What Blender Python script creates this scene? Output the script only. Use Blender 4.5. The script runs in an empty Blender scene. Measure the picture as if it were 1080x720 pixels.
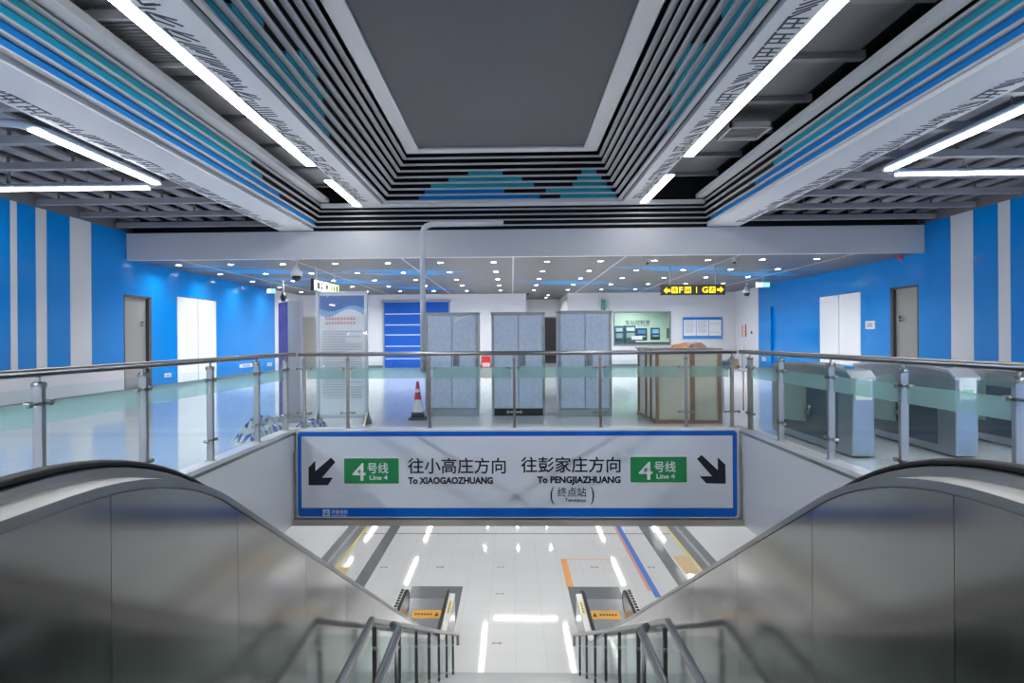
import bpy, bmesh, math, random
from mathutils import Vector, Matrix
C = bpy.context.scene.collection
RND = random.Random(7)
PI = math.pi
# ------------------------------------------------------------------ camera model
F = 640.0
CAM = Vector((-0.05, 0.0, 1.5))
YAW, ROLL = math.radians(1.4), math.radians(0.38)
cf = Vector((-math.sin(YAW), math.cos(YAW), 0))
cr = Vector((math.cos(YAW), math.sin(YAW), 0)); cu = Vector((0, 0, 1))
r2 = cr * math.cos(ROLL) - cu * math.sin(ROLL); u2 = cu * math.cos(ROLL) + cr * math.sin(ROLL)
CX, CY = 540 - F * math.tan(YAW), 357.0          # principal point (lens shift)
def at(px, py, Y):
    """the world point on the plane y=Y that the photo pixel looks at"""
    d = cf * F + r2 * (px - CX) - u2 * (py - CY)
    return CAM + d * ((Y - CAM.y) / d.y)

# ------------------------------------------------------------------ helpers
class MB:
    def __init__(s): s.v = []; s.f = []; s.m = []; s.sm = []
    def face(s, pts, mi=0, smooth=False):
        n = len(s.v); s.v += [tuple(p) for p in pts]; s.f.append(tuple(range(n, n + len(pts)))); s.m.append(mi); s.sm.append(smooth)
    def mesh(s, vs, fs, mi=0, smooth=False):
        n = len(s.v); s.v += [tuple(p) for p in vs]
        for f in fs: s.f.append(tuple(i + n for i in f)); s.m.append(mi); s.sm.append(smooth)
        return s
    def box(s, x0, x1, y0, y1, z0, z1, mi=0, M=None):
        x0, x1 = min(x0, x1), max(x0, x1); y0, y1 = min(y0, y1), max(y0, y1); z0, z1 = min(z0, z1), max(z0, z1)
        vs = [Vector(p) for p in ((x0,y0,z0),(x1,y0,z0),(x1,y1,z0),(x0,y1,z0),(x0,y0,z1),(x1,y0,z1),(x1,y1,z1),(x0,y1,z1))]
        if M: vs = [M @ v for v in vs]
        return s.mesh(vs, ((0,3,2,1),(4,5,6,7),(0,1,5,4),(1,2,6,5),(2,3,7,6),(3,0,4,7)), mi)
    def prism(s, pts, d, mi=0, smooth=False):
        """polygon pts (3D, planar) extruded by vector d"""
        d = Vector(d); n = len(pts); a = [Vector(p) for p in pts]; b = [p + d for p in a]
        nrm = Vector((0, 0, 0))
        for i in range(n): nrm += a[i].cross(a[(i + 1) % n])
        if nrm.dot(d) > 0: a.reverse(); b.reverse()
        s.mesh(a + b, [tuple(range(n)), tuple(range(2*n - 1, n - 1, -1))], mi)
        k = len(s.v) - 2*n
        for i in range(n):
            j = (i + 1) % n
            s.f.append((k + j, k + i, k + n + i, k + n + j)); s.m.append(mi); s.sm.append(smooth)
        return s
    def tube(s, pts, r, n=10, mi=0, ry=None, caps=True, closed=False):
        """round (or rx,ry elliptical) bar along a polyline; rings are mitred"""
        pts = [Vector(p) for p in pts]; ry = r if ry is None else ry
        rings = []
        up = Vector((0, 0, 1))
        for i, p in enumerate(pts):
            if closed: a, b = pts[i-1], pts[(i+1) % len(pts)]
            else: a = pts[max(i-1, 0)]; b = pts[min(i+1, len(pts)-1)]
            t1 = (p - a).normalized() if (p - a).length > 1e-7 else (b - p).normalized()
            t2 = (b - p).normalized() if (b - p).length > 1e-7 else t1
            t = (t1 + t2).normalized()
            ref = up if abs(t1.dot(up)) < .98 else Vector((0, 1, 0))
            if i and not closed:
                side = prev - t * prev.dot(t)
                side.normalize()
            else: side = t.cross(ref).normalized()
            prev = side
            nz = side.cross(t).normalized()
            k = 1 / max(.35, t1.dot(t))
            stretch = t1.cross(t2)
            for_ring = []
            for j in range(n):
                an = 2*PI*j/n
                off = side * (r*math.cos(an)) + nz * (ry*math.sin(an))
                if stretch.length > 1e-4:
                    w = stretch.normalized().cross(t); off += w * off.dot(w) * (k - 1)
                for_ring.append(p + off)
            rings.append(for_ring)
        base = len(s.v)
        for rg in rings: s.v += [tuple(q) for q in rg]
        m = len(rings)
        for i in range(m if closed else m - 1):
            for j in range(n):
                a = base + i*n + j; b = base + i*n + (j+1) % n
                c = base + ((i+1) % m)*n + (j+1) % n; d = base + ((i+1) % m)*n + j
                s.f.append((a, b, c, d)); s.m.append(mi); s.sm.append(True)
        if caps and not closed:
            s.f.append(tuple(base + j for j in range(n))[::-1]); s.m.append(mi); s.sm.append(False)
            s.f.append(tuple(base + (m-1)*n + j for j in range(n))); s.m.append(mi); s.sm.append(False)
        return s
    def lathe(s, c, prof, n=20, mi=0, axis='Z', mis=None):
        """profile [(r, h)] turned about an axis through c"""
        c = Vector(c); base = len(s.v)
        def P(r, h, a):
            x, y = r*math.cos(a), r*math.sin(a)
            return c + (Vector((x, y, h)) if axis == 'Z' else Vector((x, h, y)) if axis == 'Y' else Vector((h, x, y)))
        for r, h in prof:
            for j in range(n): s.v.append(tuple(P(r, h, 2*PI*j/n)))
        for i in range(len(prof) - 1):
            for j in range(n):
                a = base+i*n+j; b = base+i*n+(j+1) % n; c2 = b+n; d = a+n
                s.f.append((a, b, c2, d)); s.m.append(mis[i] if mis else mi); s.sm.append(True)
        s.f.append(tuple(base+j for j in range(n))[::-1]); s.m.append(mis[0] if mis else mi); s.sm.append(False)
        s.f.append(tuple(base+(len(prof)-1)*n+j for j in range(n))); s.m.append(mis[-1] if mis else mi); s.sm.append(False)
        return s
    def build(s, name, mats, parent=None, bevel=0, fix=True, label=None):
        me = bpy.data.meshes.new(name)
        me.from_pydata(s.v, [], s.f)
        for m in (mats if isinstance(mats, (list, tuple)) else [mats]): me.materials.append(m)
        me.polygons.foreach_set('material_index', s.m)
        me.polygons.foreach_set('use_smooth', s.sm)
        if fix:
            bm = bmesh.new(); bm.from_mesh(me); bmesh.ops.recalc_face_normals(bm, faces=bm.faces); bm.to_mesh(me); bm.free()
        me.update()
        o = bpy.data.objects.new(name, me); C.objects.link(o)
        if parent is not None: attach(o, parent)
        if bevel:
            b = o.modifiers.new('b', 'BEVEL'); b.width = bevel; b.segments = 2; b.limit_method = 'ANGLE'; b.angle_limit = math.radians(40)
        if label: o['label'] = label
        return o
def attach(o, p):
    """parent while keeping the mesh where its world coordinates say"""
    M = Matrix.Identity(4); q = p
    chain = []
    while q: chain.append(q); q = q.parent
    W = Matrix.Identity(4)
    for q in reversed(chain): W = W @ Matrix.LocRotScale(q.location, q.rotation_euler, None)
    o.parent = p
    if o.data and hasattr(o.data, 'transform'): o.data.transform(W.inverted())
    else: o.location = W.inverted() @ o.location
def thing(name, label, cat, loc=(0,0,0), group=None):
    o = bpy.data.objects.new(name, None); C.objects.link(o); o.empty_display_size = .1
    o.location = loc; o['label'] = label; o['category'] = cat
    if group: o['group'] = group
    return o
def tag(o, label, cat, group=None):
    o['label'] = label; o['category'] = cat
    if group: o['group'] = group
    return o
def struct(o):
    o['kind'] = 'structure'; return o
def copy_tree(o, parent=None):
    c = o.copy(); C.objects.link(c)
    if parent: c.parent = parent
    for ch in list(o.children): copy_tree(ch, c)
    return c
def rrect(x0, x1, z0, z1, r, n=5):
    out = []
    for cx, cz, a0 in ((x1-r, z1-r, 0), (x0+r, z1-r, 90), (x0+r, z0+r, 180), (x1-r, z0+r, 270)):
        for i in range(n + 1):
            a = math.radians(a0 + 90*i/n); out.append((cx + r*math.cos(a), cz + r*math.sin(a)))
    return out

# ------------------------------------------------------------------ materials
def mat(name, col, rough=.5, metal=0, emit=0, ecol=None, noise=0, nscale=8, bump=0, bscale=60, spec=.5, stretch=None, coat=0):
    m = bpy.data.materials.new(name); m.use_nodes = True; nt = m.node_tree; N = nt.nodes; L = nt.links
    b = N['Principled BSDF']; b.inputs['Base Color'].default_value = (*col, 1)
    b.inputs['Roughness'].default_value = rough; b.inputs['Metallic'].default_value = metal
    b.inputs['Specular IOR Level'].default_value = spec; b.inputs['Coat Weight'].default_value = coat
    if emit:
        b.inputs['Emission Color'].default_value = (*(ecol or col), 1); b.inputs['Emission Strength'].default_value = emit
    if noise or bump or stretch:
        tc = N.new('ShaderNodeTexCoord'); mp = N.new('ShaderNodeMapping'); L.new(tc.outputs['Object'], mp.inputs['Vector'])
        if stretch: mp.inputs['Scale'].default_value = stretch
        if noise:
            t = N.new('ShaderNodeTexNoise'); t.inputs['Scale'].default_value = nscale; t.inputs['Detail'].default_value = 4
            L.new(mp.outputs[0], t.inputs['Vector'])
            r = N.new('ShaderNodeMix'); r.data_type = 'RGBA'
            r.inputs[6].default_value = (*[c*(1-noise) for c in col], 1); r.inputs[7].default_value = (*[min(1, c*(1+noise)) for c in col], 1)
            L.new(t.outputs['Fac'], r.inputs[0]); L.new(r.outputs[2], b.inputs['Base Color'])
        if bump:
            t = N.new('ShaderNodeTexNoise'); t.inputs['Scale'].default_value = bscale; L.new(mp.outputs[0], t.inputs['Vector'])
            bp = N.new('ShaderNodeBump'); bp.inputs['Strength'].default_value = bump; bp.inputs['Distance'].default_value = .01
            L.new(t.outputs['Fac'], bp.inputs['Height']); L.new(bp.outputs[0], b.inputs['Normal'])
    return m
def glass_mat(name, tint, gloss=.12, diff=0, dcol=(1,1,1)):
    m = bpy.data.materials.new(name); m.use_nodes = True; nt = m.node_tree; N = nt.nodes; L = nt.links
    N.remove(N['Principled BSDF']); out = N['Material Output']
    t = N.new('ShaderNodeBsdfTransparent'); t.inputs[0].default_value = (*tint, 1)
    g = N.new('ShaderNodeBsdfGlossy'); g.inputs['Roughness'].default_value = .03; g.inputs[0].default_value = (.95, 1, 1, 1)
    lw = N.new('ShaderNodeLayerWeight'); lw.inputs[0].default_value = .5
    pw = N.new('ShaderNodeMath'); pw.operation = 'POWER'; L.new(lw.outputs['Facing'], pw.inputs[0]); pw.inputs[1].default_value = 5
    fr = N.new('ShaderNodeMath'); fr.operation = 'MULTIPLY_ADD'; L.new(pw.outputs[0], fr.inputs[0]); fr.inputs[1].default_value = .35; fr.inputs[2].default_value = .03
    mx = N.new('ShaderNodeMixShader'); L.new(fr.outputs[0], mx.inputs[0]); L.new(t.outputs[0], mx.inputs[1]); L.new(g.outputs[0], mx.inputs[2])
    last = mx
    if diff:
        d = N.new('ShaderNodeBsdfDiffuse'); d.inputs[0].default_value = (*dcol, 1)
        tl = N.new('ShaderNodeBsdfTranslucent'); tl.inputs[0].default_value = (*dcol, 1)
        ad = N.new('ShaderNodeMixShader'); ad.inputs[0].default_value = .5; L.new(d.outputs[0], ad.inputs[1]); L.new(tl.outputs[0], ad.inputs[2])
        m2 = N.new('ShaderNodeMixShader'); m2.inputs[0].default_value = diff; L.new(mx.outputs[0], m2.inputs[1]); L.new(ad.outputs[0], m2.inputs[2]); last = m2
    L.new(last.outputs[0], out.inputs[0]); return m
def floor_mat(name, col, joint, size, rough):
    m = bpy.data.materials.new(name); m.use_nodes = True; nt = m.node_tree; N = nt.nodes; L = nt.links
    b = N['Principled BSDF']; b.inputs['Roughness'].default_value = rough; b.inputs['Specular IOR Level'].default_value = .7
    tc = N.new('ShaderNodeTexCoord'); br = N.new('ShaderNodeTexBrick'); br.offset = 0; br.squash = 1
    br.inputs['Scale'].default_value = 1; br.inputs['Brick Width'].default_value = size; br.inputs['Row Height'].default_value = size
    br.inputs['Mortar Size'].default_value = .0035; br.inputs['Mortar Smooth'].default_value = 0
    br.inputs['Color1'].default_value = (*col, 1); br.inputs['Color2'].default_value = (*[c*.975 for c in col], 1); br.inputs['Mortar'].default_value = (*joint, 1)
    L.new(tc.outputs['Object'], br.inputs['Vector'])
    ns = N.new('ShaderNodeTexNoise'); ns.inputs['Scale'].default_value = 90; ns.inputs['Detail'].default_value = 3; L.new(tc.outputs['Object'], ns.inputs['Vector'])
    mx = N.new('ShaderNodeMix'); mx.data_type = 'RGBA'; mx.blend_type = 'MULTIPLY'; mx.inputs[0].default_value = .22
    L.new(br.outputs['Color'], mx.inputs[6]); L.new(ns.outputs['Fac'], mx.inputs[7]); L.new(mx.outputs[2], b.inputs['Base Color'])
    return m
WHITE_ALU = mat('white aluminium', (.64, .65, .68), .38)
SLAT = mat('pale grey slat', (.46, .46, .485), .4)
BAND = mat('white ceiling band', (.68, .69, .71), .42)
INK = mat('black pattern ink', (.03, .035, .06), .5)
TEAL = mat('teal slat', (.03, .35, .44), .6, spec=.12)
CYAN = mat('cyan slat', (.01, .34, .54), .6, spec=.12)
BLUE = mat('blue slat', (.001, .20, .58), .6, spec=.12)
VOID = mat('matt black void', (.018, .018, .022), .8)
SOFFIT = mat('dark grey soffit', (.115, .115, .125), .75, noise=.06, nscale=.5)
JOIST = mat('dark grey joist', (.27, .275, .30), .6, noise=.15, nscale=2)
GREYPANEL = mat('grey acoustic panel', (.20, .205, .22), .6, noise=.05, nscale=2)
WALLBLUE = mat('blue enamel wall', (.0, .225, .66), .14, spec=.3)
WALLWHITE = mat('white enamel wall', (.64, .65, .68), .14)
WALLPLAIN = mat('plain white wall', (.68, .69, .72), .4)
DARKWALL = mat('dark upper wall', (.13, .13, .145), .7)
PITWHITE = mat('white pit cladding', (.92, .93, .95), .18)
FASCIA = mat('white fascia', (.60, .61, .65), .4)
CEILGREY = mat('grey ceiling strip', (.10, .10, .108), .45)
CEILBLUE = mat('blue ceiling strip', (.0, .22, .52), .45)
STEEL = mat('brushed stainless', (.41, .395, .38), .3, 1, noise=.04, nscale=3, stretch=(1, 1, 20))
CLAD = mat('stainless cladding', (.43, .425, .415), .13, 1, noise=.05, nscale=1.2, bump=.035, bscale=1.6)
CLADTRIM = mat('stainless trim', (.38, .385, .39), .28, 1)
DECK = mat('stainless deck', (.80, .79, .77), .38, .45)
RUBBER = mat('black rubber handrail', (.010, .010, .012), .45, spec=.3)
SEAM = mat('dark seam', (.06, .06, .065), .6)
GLASS = glass_mat('clear rail glass', (.84, .93, .945))
FROST = glass_mat('frosted rail band', (.62, .84, .80), diff=.5, dcol=(.38, .62, .58))
STAIRGLASS = glass_mat('stair glass', (.76, .84, .83))
SIGNBLUE = mat('sign blue', (.0, .13, .62), .3)
SIGNWHITE = mat('sign white', (.74, .78, .87), .3)
SIGNBLACK = mat('sign black', (.008, .009, .02), .4)
SIGNGREEN = mat('sign green', (.02, .27, .09), .35)
PALE = mat('pale grey lettering', (.80, .84, .88), .4)
LED = mat('linear light diffuser', (1, 1, 1), .4, emit=8, ecol=(1, 1, .955))
LEDLOW = mat('platform light diffuser', (1, 1, 1), .4, emit=12, ecol=(1, 1, .955)); LEDFILL = mat('added fill light diffuser', (1, 1, 1), .4, emit=48, ecol=(1, 1, .95)); LEDLOWFILL = mat('added platform fill diffuser', (1, 1, 1), .4, emit=15, ecol=(1, 1, .96))  # the strong and medium diffusers serve only added lights out of view
SPOTLENS = mat('downlight lens', (1, 1, 1), .4, emit=22, ecol=(.96, .98, 1))
HOUSE = mat('light housing', (.33, .40, .52), .4)
BLACKPL = mat('black plastic', (.02, .02, .022), .35)
WHITEPL = mat('white plastic', (.75, .76, .78), .3)
RED = mat('red', (.55, .02, .03), .4)
CONERED = mat('cone red', (.60, .04, .06), .45)
CONEGREY = mat('cone base rubber', (.08, .085, .10), .6)
FILM = mat('blue protective film', (.54, .62, .76), .35, .05, noise=.22, nscale=20, bump=.35, bscale=14)
GALV = mat('galvanised frame', (.42, .44, .47), .35, .6)
CREAM = mat('cream board', (.62, .58, .46), .35, noise=.05, nscale=2)
WOOD = mat('brown batten', (.30, .17, .10), .55, noise=.25, nscale=6, stretch=(6, 6, .6))
DOORGREY = mat('grey beige door', (.30, .29, .27), .35, noise=.05)
YELLOW = mat('lit yellow', (1, .72, .0), .4, emit=.45, ecol=(1, .68, .02))
SIGNDARK = mat('dark sign face', (.02, .016, .008), .3)
LITWHITE = mat('lit white', (1, 1, 1), .4, emit=1.2, ecol=(.8, 1, 1))
LITGREEN = mat('lit green', (.1, .6, .4), .4, emit=.8, ecol=(.25, .9, .6))
STICKER = mat('orange warning sticker', (.85, .42, .05), .4)
STICKYEL = mat('yellow warning sticker', (.75, .62, .12), .4)
GRANITE = mat('stair granite', (.40, .41, .43), .35, noise=.2, nscale=60)
NOSE = mat('stair nosing', (.16, .17, .18), .4)
FLOORTOP = floor_mat('concourse floor', (.80, .82, .86), (.55, .57, .6), .8, .10)
FLOORLOW = floor_mat('platform floor', (.86, .86, .88), (.60, .61, .62), .8, .055)
BANDGREY = mat('grey floor band', (.17, .18, .195), .15, noise=.1, nscale=30)
BANDLIGHT = mat('light floor strip', (.36, .38, .40), .15, noise=.2, nscale=3)
ORANGE = mat('orange tape', (.85, .38, .12), .5)
PINK = mat('pink tape', (.75, .28, .22), .5)
TAPEBLUE = mat('blue tape', (.05, .20, .65), .5)
WARMTILE = mat('ochre tactile tile', (.68, .46, .20), .35)

# ------------------------------------------------------------------ text
def letters(name, s, size, loc, m, parent=None, align='LEFT', bold=0, width=None, depth=.002, rot=(PI/2, 0, 0), sx=1, label=None):
    cu_ = bpy.data.curves.new('t', 'FONT'); cu_.body = s; cu_.size = size; cu_.align_x = align; cu_.align_y = 'BOTTOM_BASELINE'
    cu_.extrude = depth / 2; cu_.offset = bold; cu_.resolution_u = 3
    t = bpy.data.objects.new('t', cu_); C.objects.link(t)
    dg = bpy.context.evaluated_depsgraph_get()
    me = bpy.data.meshes.new_from_object(t.evaluated_get(dg))
    bpy.data.objects.remove(t)
    xs = [v.co.x for v in me.vertices] or [0]
    w = max(xs) - min(xs)
    k = (width / w) if width and w > 0 else sx
    ax = {'LEFT': min(xs), 'CENTER': (min(xs)+max(xs))/2, 'RIGHT': max(xs)}[align]
    for v in me.vertices: v.co.x = (v.co.x - ax) * k
    R = Matrix.Translation(loc) @ Matrix.Rotation(rot[2], 4, 'Z') @ Matrix.Rotation(rot[0], 4, 'X')
    me.transform(R)
    me.materials.clear(); me.materials.append(m)
    me.name = name
    o = bpy.data.objects.new(name, me); C.objects.link(o)
    if parent: attach(o, parent)
    if label: o['label'] = label
    return o

# ================================================================== SETTING
XL, XR = -11.25, 11.6
Y0, YB = -9.0, 32.0
PX = 3.5           # half width of the opening
YE = 9.5           # front edge of slab at the far side of opening
ZL = -6.8          # lower floor
# floors
f = MB()
f.box(XL-.3, -PX-.16, Y0, 38, -.25, 0); f.box(PX+.16, XR+.3, Y0, 38, -.25, 0); f.box(-PX-.16, PX+.16, YE+.16, 38, -.25, 0); f.box(-PX-.16, PX+.16, Y0, -.3, -.25, 0)
struct(f.build('floor', FLOORTOP))
f = MB(); f.box(-11.5, 11.5, 2, 50, ZL-.2, ZL)
struct(f.build('floor_platform', FLOORLOW))
# curb round the opening, with a stainless edge strip
for nm, (x0, x1, y0, y1) in {'trim_1': (-PX-.16, -PX+.02, .2, YE+.16), 'trim_2': (PX-.02, PX+.16, .2, YE+.16), 'trim_3': (-PX+.02, PX-.02, YE, YE+.16)}.items():
    b = MB(); b.box(x0, x1, y0, y1, -.25, .10)
    if nm == 'trim_1': b.box(x1, x1+.012, y0, y1-.16, .015, .05, 1)
    if nm == 'trim_2': b.box(x0-.012, x0, y0, y1-.16, .015, .05, 1)
    struct(b.build(nm, [PITWHITE, STEEL]))
b = MB(); b.box(-PX-.16, -PX, .2, YE+.16, -1.40, -.25); struct(b.build('wall_pit_left', PITWHITE))
b = MB(); b.box(PX, PX+.16, .2, YE+.16, -1.40, -.25); struct(b.build('wall_pit_right', PITWHITE))
b = MB(); b.box(-PX, PX, YE+.02, YE+.16, -1.40, -.25); struct(b.build('wall_pit_back', PITWHITE))
b = MB(); b.box(-PX, PX, YE-.11, YE+.16, -1.40, -1.31); struct(b.build('trim_4', mat('pale soffit trim', (.62, .59, .56), .35, .4)))
# ---- side walls
def stripes(edges, cols, side, name, Ydoors):
    """wall of vertical enamel stripes; edges in Y descending towards the camera"""
    X = XL if side < 0 else XR
    m = MB(); t = .12 * side
    z0s = []
    for (ya, yb), c in zip(edges, cols):
        zs = [(0, 4.67)]
        for (da, db, dh) in Ydoors:
            if da >= ya - 1e-3 and db <= yb + 1e-3:
                if da > ya + 1e-3: m.box(X, X+t, ya, da, 0, 4.67, c)
                if db < yb - 1e-3: m.box(X, X+t, db, yb, 0, 4.67, c)
                m.box(X, X+t, da, db, dh, 4.67, c); zs = None
        if zs: m.box(X, X+t, ya, yb-.008, 0, 4.67, c)
    m.box(X+t, X+t+.1*side, Y0, YLend if side < 0 else YRend, 0, 7.4, 2)
    m.box(X, X+t, Y0, 17.4, 4.67, 7.4, 2)
    return m
def yl(px): return at_wall(px, XL)
def at_wall(px, X):
    lo, hi = 1.0, 60.0
    for _ in range(60):
        mid = (lo+hi)/2; d = Vector((X, mid, 1.5)) - CAM
        u = CX + F * d.dot(r2)/d.dot(cf)
        if X < 0: lo, hi = (mid, hi) if u < px else (lo, mid)
        else: lo, hi = (mid, hi) if u > px else (lo, mid)
    return (lo+hi)/2
YLend = yl(290); YRend = at_wall(800, XR)
le = [Y0] + [yl(p) for p in (-160, -110, -60, -30, 11.5, 19, 38.5, 50, 74.5, 97)] + [YLend]
lc = [0, 1, 0, 1, 0, 1, 0, 1, 0, 1, 0]
dl = (yl(130.5), yl(160), 2.86); wl = (yl(187), yl(228), 3.0)
segs = [(le[i], le[i+1]) for i in range(len(le)-1)]
last = segs.pop(); lc.pop()
mid = (dl[1]+wl[0])/2
segs += [(last[0], mid), (mid, last[1])]; lc += [0, 0]
m = stripes(segs, lc, -1, 'wall_left', [dl, wl])
m.box(XL, XL+.012, Y0, dl[0], .0, .86, 1)                    # white dado under the stripes
m.box(XL, XL+.02, Y0, YLend, 0, .10, 3)
struct(m.build('wall_left', [WALLBLUE, WALLWHITE, DARKWALL, NOSE]))
re_ = [Y0] + [at_wall(p, XR) for p in (1230, 1180, 1130, 1100, 1066, 1053, 1027, 1003)] + [YRend]
rc = [0, 1, 0, 1, 0, 1, 0, 1, 0]
dr = (at_wall(969, XR), at_wall(939, XR), 2.98); wr = (at_wall(908, XR), at_wall(865, XR), 3.0)
ni = (at_wall(864, XR), at_wall(813, XR), 2.85)
segs = [(re_[i], re_[i+1]) for i in range(len(re_)-1)]
last = segs.pop(); rc.pop()
m1 = (dr[1]+wr[0])/2; m2 = wr[1] + .02
segs += [(last[0], m1), (m1, m2), (m2, last[1])]; rc += [0, 0, 0]
m = stripes(segs, rc, 1, 'wall_right', [dr, wr, ni])
m.box(XR+.1, XR+.115, ni[0], ni[1], 0, ni[2], 0)
m.box(XR-.02, XR, Y0, YRend, 0, .10, 3)
for k in range(14):                                            # embossed dots beside the door
    for j in range(9):
        m.box(XR-.006, XR, dr[1]+1.0+j*.16, dr[1]+1.05+j*.16, 1.3+k*.12, 1.34+k*.12, 0)
struct(m.build('wall_right', [WALLBLUE, WALLWHITE, DARKWALL, NOSE]))
def door(name, X, side, y0, y1, h, kind):
    r = thing(name, '', '', (X, (y0+y1)/2, 0)); del r['label']; del r['category']; r['kind'] = 'structure'
    t = side
    if kind == 'grey':
        a = MB(); a.box(X+.10*t, X+.13*t, y0+.06, y1-.06, 0, h-.05); a.build('door_leaf', DOORGREY, r)
        fr = MB(); fr.box(X, X+.14*t, y0, y0+.06, 0, h); fr.box(X, X+.14*t, y1-.14, y1, 0, h); fr.box(X, X+.14*t, y0, y1, h-.06, h); fr.build('door_frame', SEAM, r)
        hd = MB(); hy = y1-.35
        hd.box(X+.02*t, X+.10*t, hy-.03, hy+.03, 1.95, 2.1); hd.tube([(X+.04*t, hy, 2.0), (X+.04*t, hy-.2, 2.0)], .02, 8)
        hd.build('door_handle', STEEL, r)
    else:
        ym = (y0+y1)/2
        for a_, b_ in ((y0, ym-.012), (ym+.012, y1)):
            a = MB(); a.box(X-.01*t, X+.05*t, a_+.01, b_-.01, .02, h-.02); a.build('door_leaf', mat_white2, r)
        fr = MB(); fr.box(X+.05*t, X+.08*t, y0, y1, 0, h); fr.build('door_frame', SEAM, r)
mat_white2 = mat('bright white door', (.82, .83, .85), .16)
door('door_1', XL, -1, *dl, 'grey'); door('door_2', XL, -1, *wl, 'white')
door('door_3', XR, 1, *dr, 'grey'); door('door_4', XR, 1, *wr, 'white')
# ---- far wall with its corridor, window hole and returns
ZC = 3.87
b = MB()
wx0, wx1 = at(648, 345, YB).x, at(706.5, 345, YB).x; wz0, wz1 = at(677, 363, YB).z, at(677, 329.5, YB).z
cx0, cx1 = at(555, 345, YB).x, at(599, 345, YB).x
b.box(XL-.3, cx0, YB, YB+.15, 0, 4.3); b.box(cx1, wx0, YB, YB+.15, 0, 4.3); b.box(wx1, XR+.3, YB, YB+.15, 0, 4.3)
b.box(wx0, wx1, YB, YB+.15, 0, wz0); b.box(wx0, wx1, YB, YB+.15, wz1, 4.3)
b.box(cx0-.12, cx0, YB+.15, 37, 0, 4.3); b.box(cx1, cx1+.12, YB+.15, 37, 0, 4.3); b.box(cx0-.2, cx1+.2, 37, 37.15, 0, 4.3)
struct(b.build('wall_back', WALLPLAIN))
b = MB(); b.box(XL-.2, XL, YLend, YB, 0, 4.3); struct(b.build('wall_back_left', WALLPLAIN))
b = MB(); b.box(XR, XR+.2, YRend, YB, 0, 4.3); struct(b.build('wall_back_right', WALLPLAIN))
b = MB(); b.box(XL-.3, cx0, YB-.02, YB, 0, .12); b.box(cx1, XR, YB-.02, YB, 0, .12); struct(b.build('baseboard_back', NOSE))
b = MB(); b.box(XL-.3, XR+.3, Y0-.2, Y0, -.3, 7.4); struct(b.build('wall_behind', WALLPLAIN))
# doors in the far wall
r = thing('door_5', 'x', 'x', (at(325, 388, YB).x, YB, 0)); del r['label']; del r['category']; struct(r)
x0, x1 = at(316.5, 345, YB).x, at(333.5, 345, YB).x; zt = at(325, 335, YB).z
b = MB(); b.box(x0, x1, YB-.05, YB-.005, .0, zt); b.build('door_leaf', DOORGREY, r)
b = MB(); b.box(x0-.06, x0, YB-.07, YB-.005, 0, zt+.06); b.box(x1, x1+.06, YB-.07, YB-.005, 0, zt+.06); b.box(x0-.06, x1+.06, YB-.07, YB-.005, zt, zt+.06); b.build('door_frame', GALV, r)
r = thing('door_6', 'x', 'x', (at(579.5, 379, 37).x, 37, 0)); del r['label']; del r['category']; struct(r)
x0, x1 = at(574, 345, 37).x, at(589, 345, 37).x; zt = at(580, 335.5, 37).z
b = MB(); b.box(x0, x1, 36.93, 36.99, .0, zt); b.build('door_leaf', BLACKPL, r)
b = MB(); b.box(x0-.08, x0, 36.9, 36.995, 0, zt+.08); b.box(x1, x1+.08, 36.9, 36.995, 0, zt+.08); b.box(x0-.08, x1+.08, 36.9, 36.995, zt, zt+.08); b.build('door_frame', NOSE, r)
# blue roller shutter door
r = thing('door_7', 'x', 'x', (at(439, 388, YB).x, YB, 0)); del r['label']; del r['category']; struct(r)
x0, x1 = at(405.5, 345, YB).x, at(473.5, 345, YB).x; zt = at(439, 318.5, YB).z
SHUT = mat('shutter blue', (.0, .10, .52), .3); LINEW = mat('shutter white line', (.55, .66, .82), .4)
b = MB(); b.box(x0, x1, YB-.06, YB-.005, .0, zt, 0)
for py in (331, 342.5, 353, 365, 378):
    z = at(430, py, YB).z; b.box(x0+.05, x1-.05, YB-.066, YB-.06, z-.025, z+.025, 1)
for k in range(40):
    z = .1 + k*.085
    if z < zt-.05: b.box(x0+.05, x1-.05, YB-.063, YB-.06, z, z+.01, 0)
b.build('shutter', [SHUT, LINEW], r)
b = MB(); b.box(x0-.08, x0, YB-.09, YB-.005, 0, zt+.08); b.box(x1, x1+.08, YB-.09, YB-.005, 0, zt+.08); b.box(x0-.08, x1+.08, YB-.09, YB-.005, zt, zt+.08)
b.build('shutter_frame', GALV, r)
# control-room window
r = thing('window_1', 'x', 'x', ((wx0+wx1)/2, YB, wz0)); del r['label']; del r['category']; struct(r)
b = MB(); b.box(wx0, wx1, YB+.06, YB+.07, wz0, wz1); b.build('pane', glass_mat('window glass', (.86, .95, .90)), r)
b = MB()
for q in ((wx0-.05, wx0, wz0-.05, wz1+.05), (wx1, wx1+.05, wz0-.05, wz1+.05)): b.box(q[0], q[1], YB-.02, YB+.1, q[2], q[3])
b.box(wx0, wx1, YB-.02, YB+.1, wz1, wz1+.05); b.box(wx0-.05, wx1+.05, YB-.04, YB+.1, wz0-.07, wz0); b.build('window_frame', STEEL, r)
p = at(659.5, 342.2, YB+.05); q = at(685.5, 342.2, YB+.05)
letters('lettering', '车站控制室', .27, (p.x, YB+.05, p.z), mat('dark blue glass lettering', (.01, .015, .05), .4), r, width=q.x-p.x, bold=.0035, label='dark lettering on the glass')
p = at(672, 344.3, YB+.05); letters('lettering', 'Station Control Room', .11, (p.x, YB+.05, p.z), SIGNBLACK, r, width=.62)
b = MB(); p = at(666, 358, YB+.055); q = at(677.5, 354, YB+.055)
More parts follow.
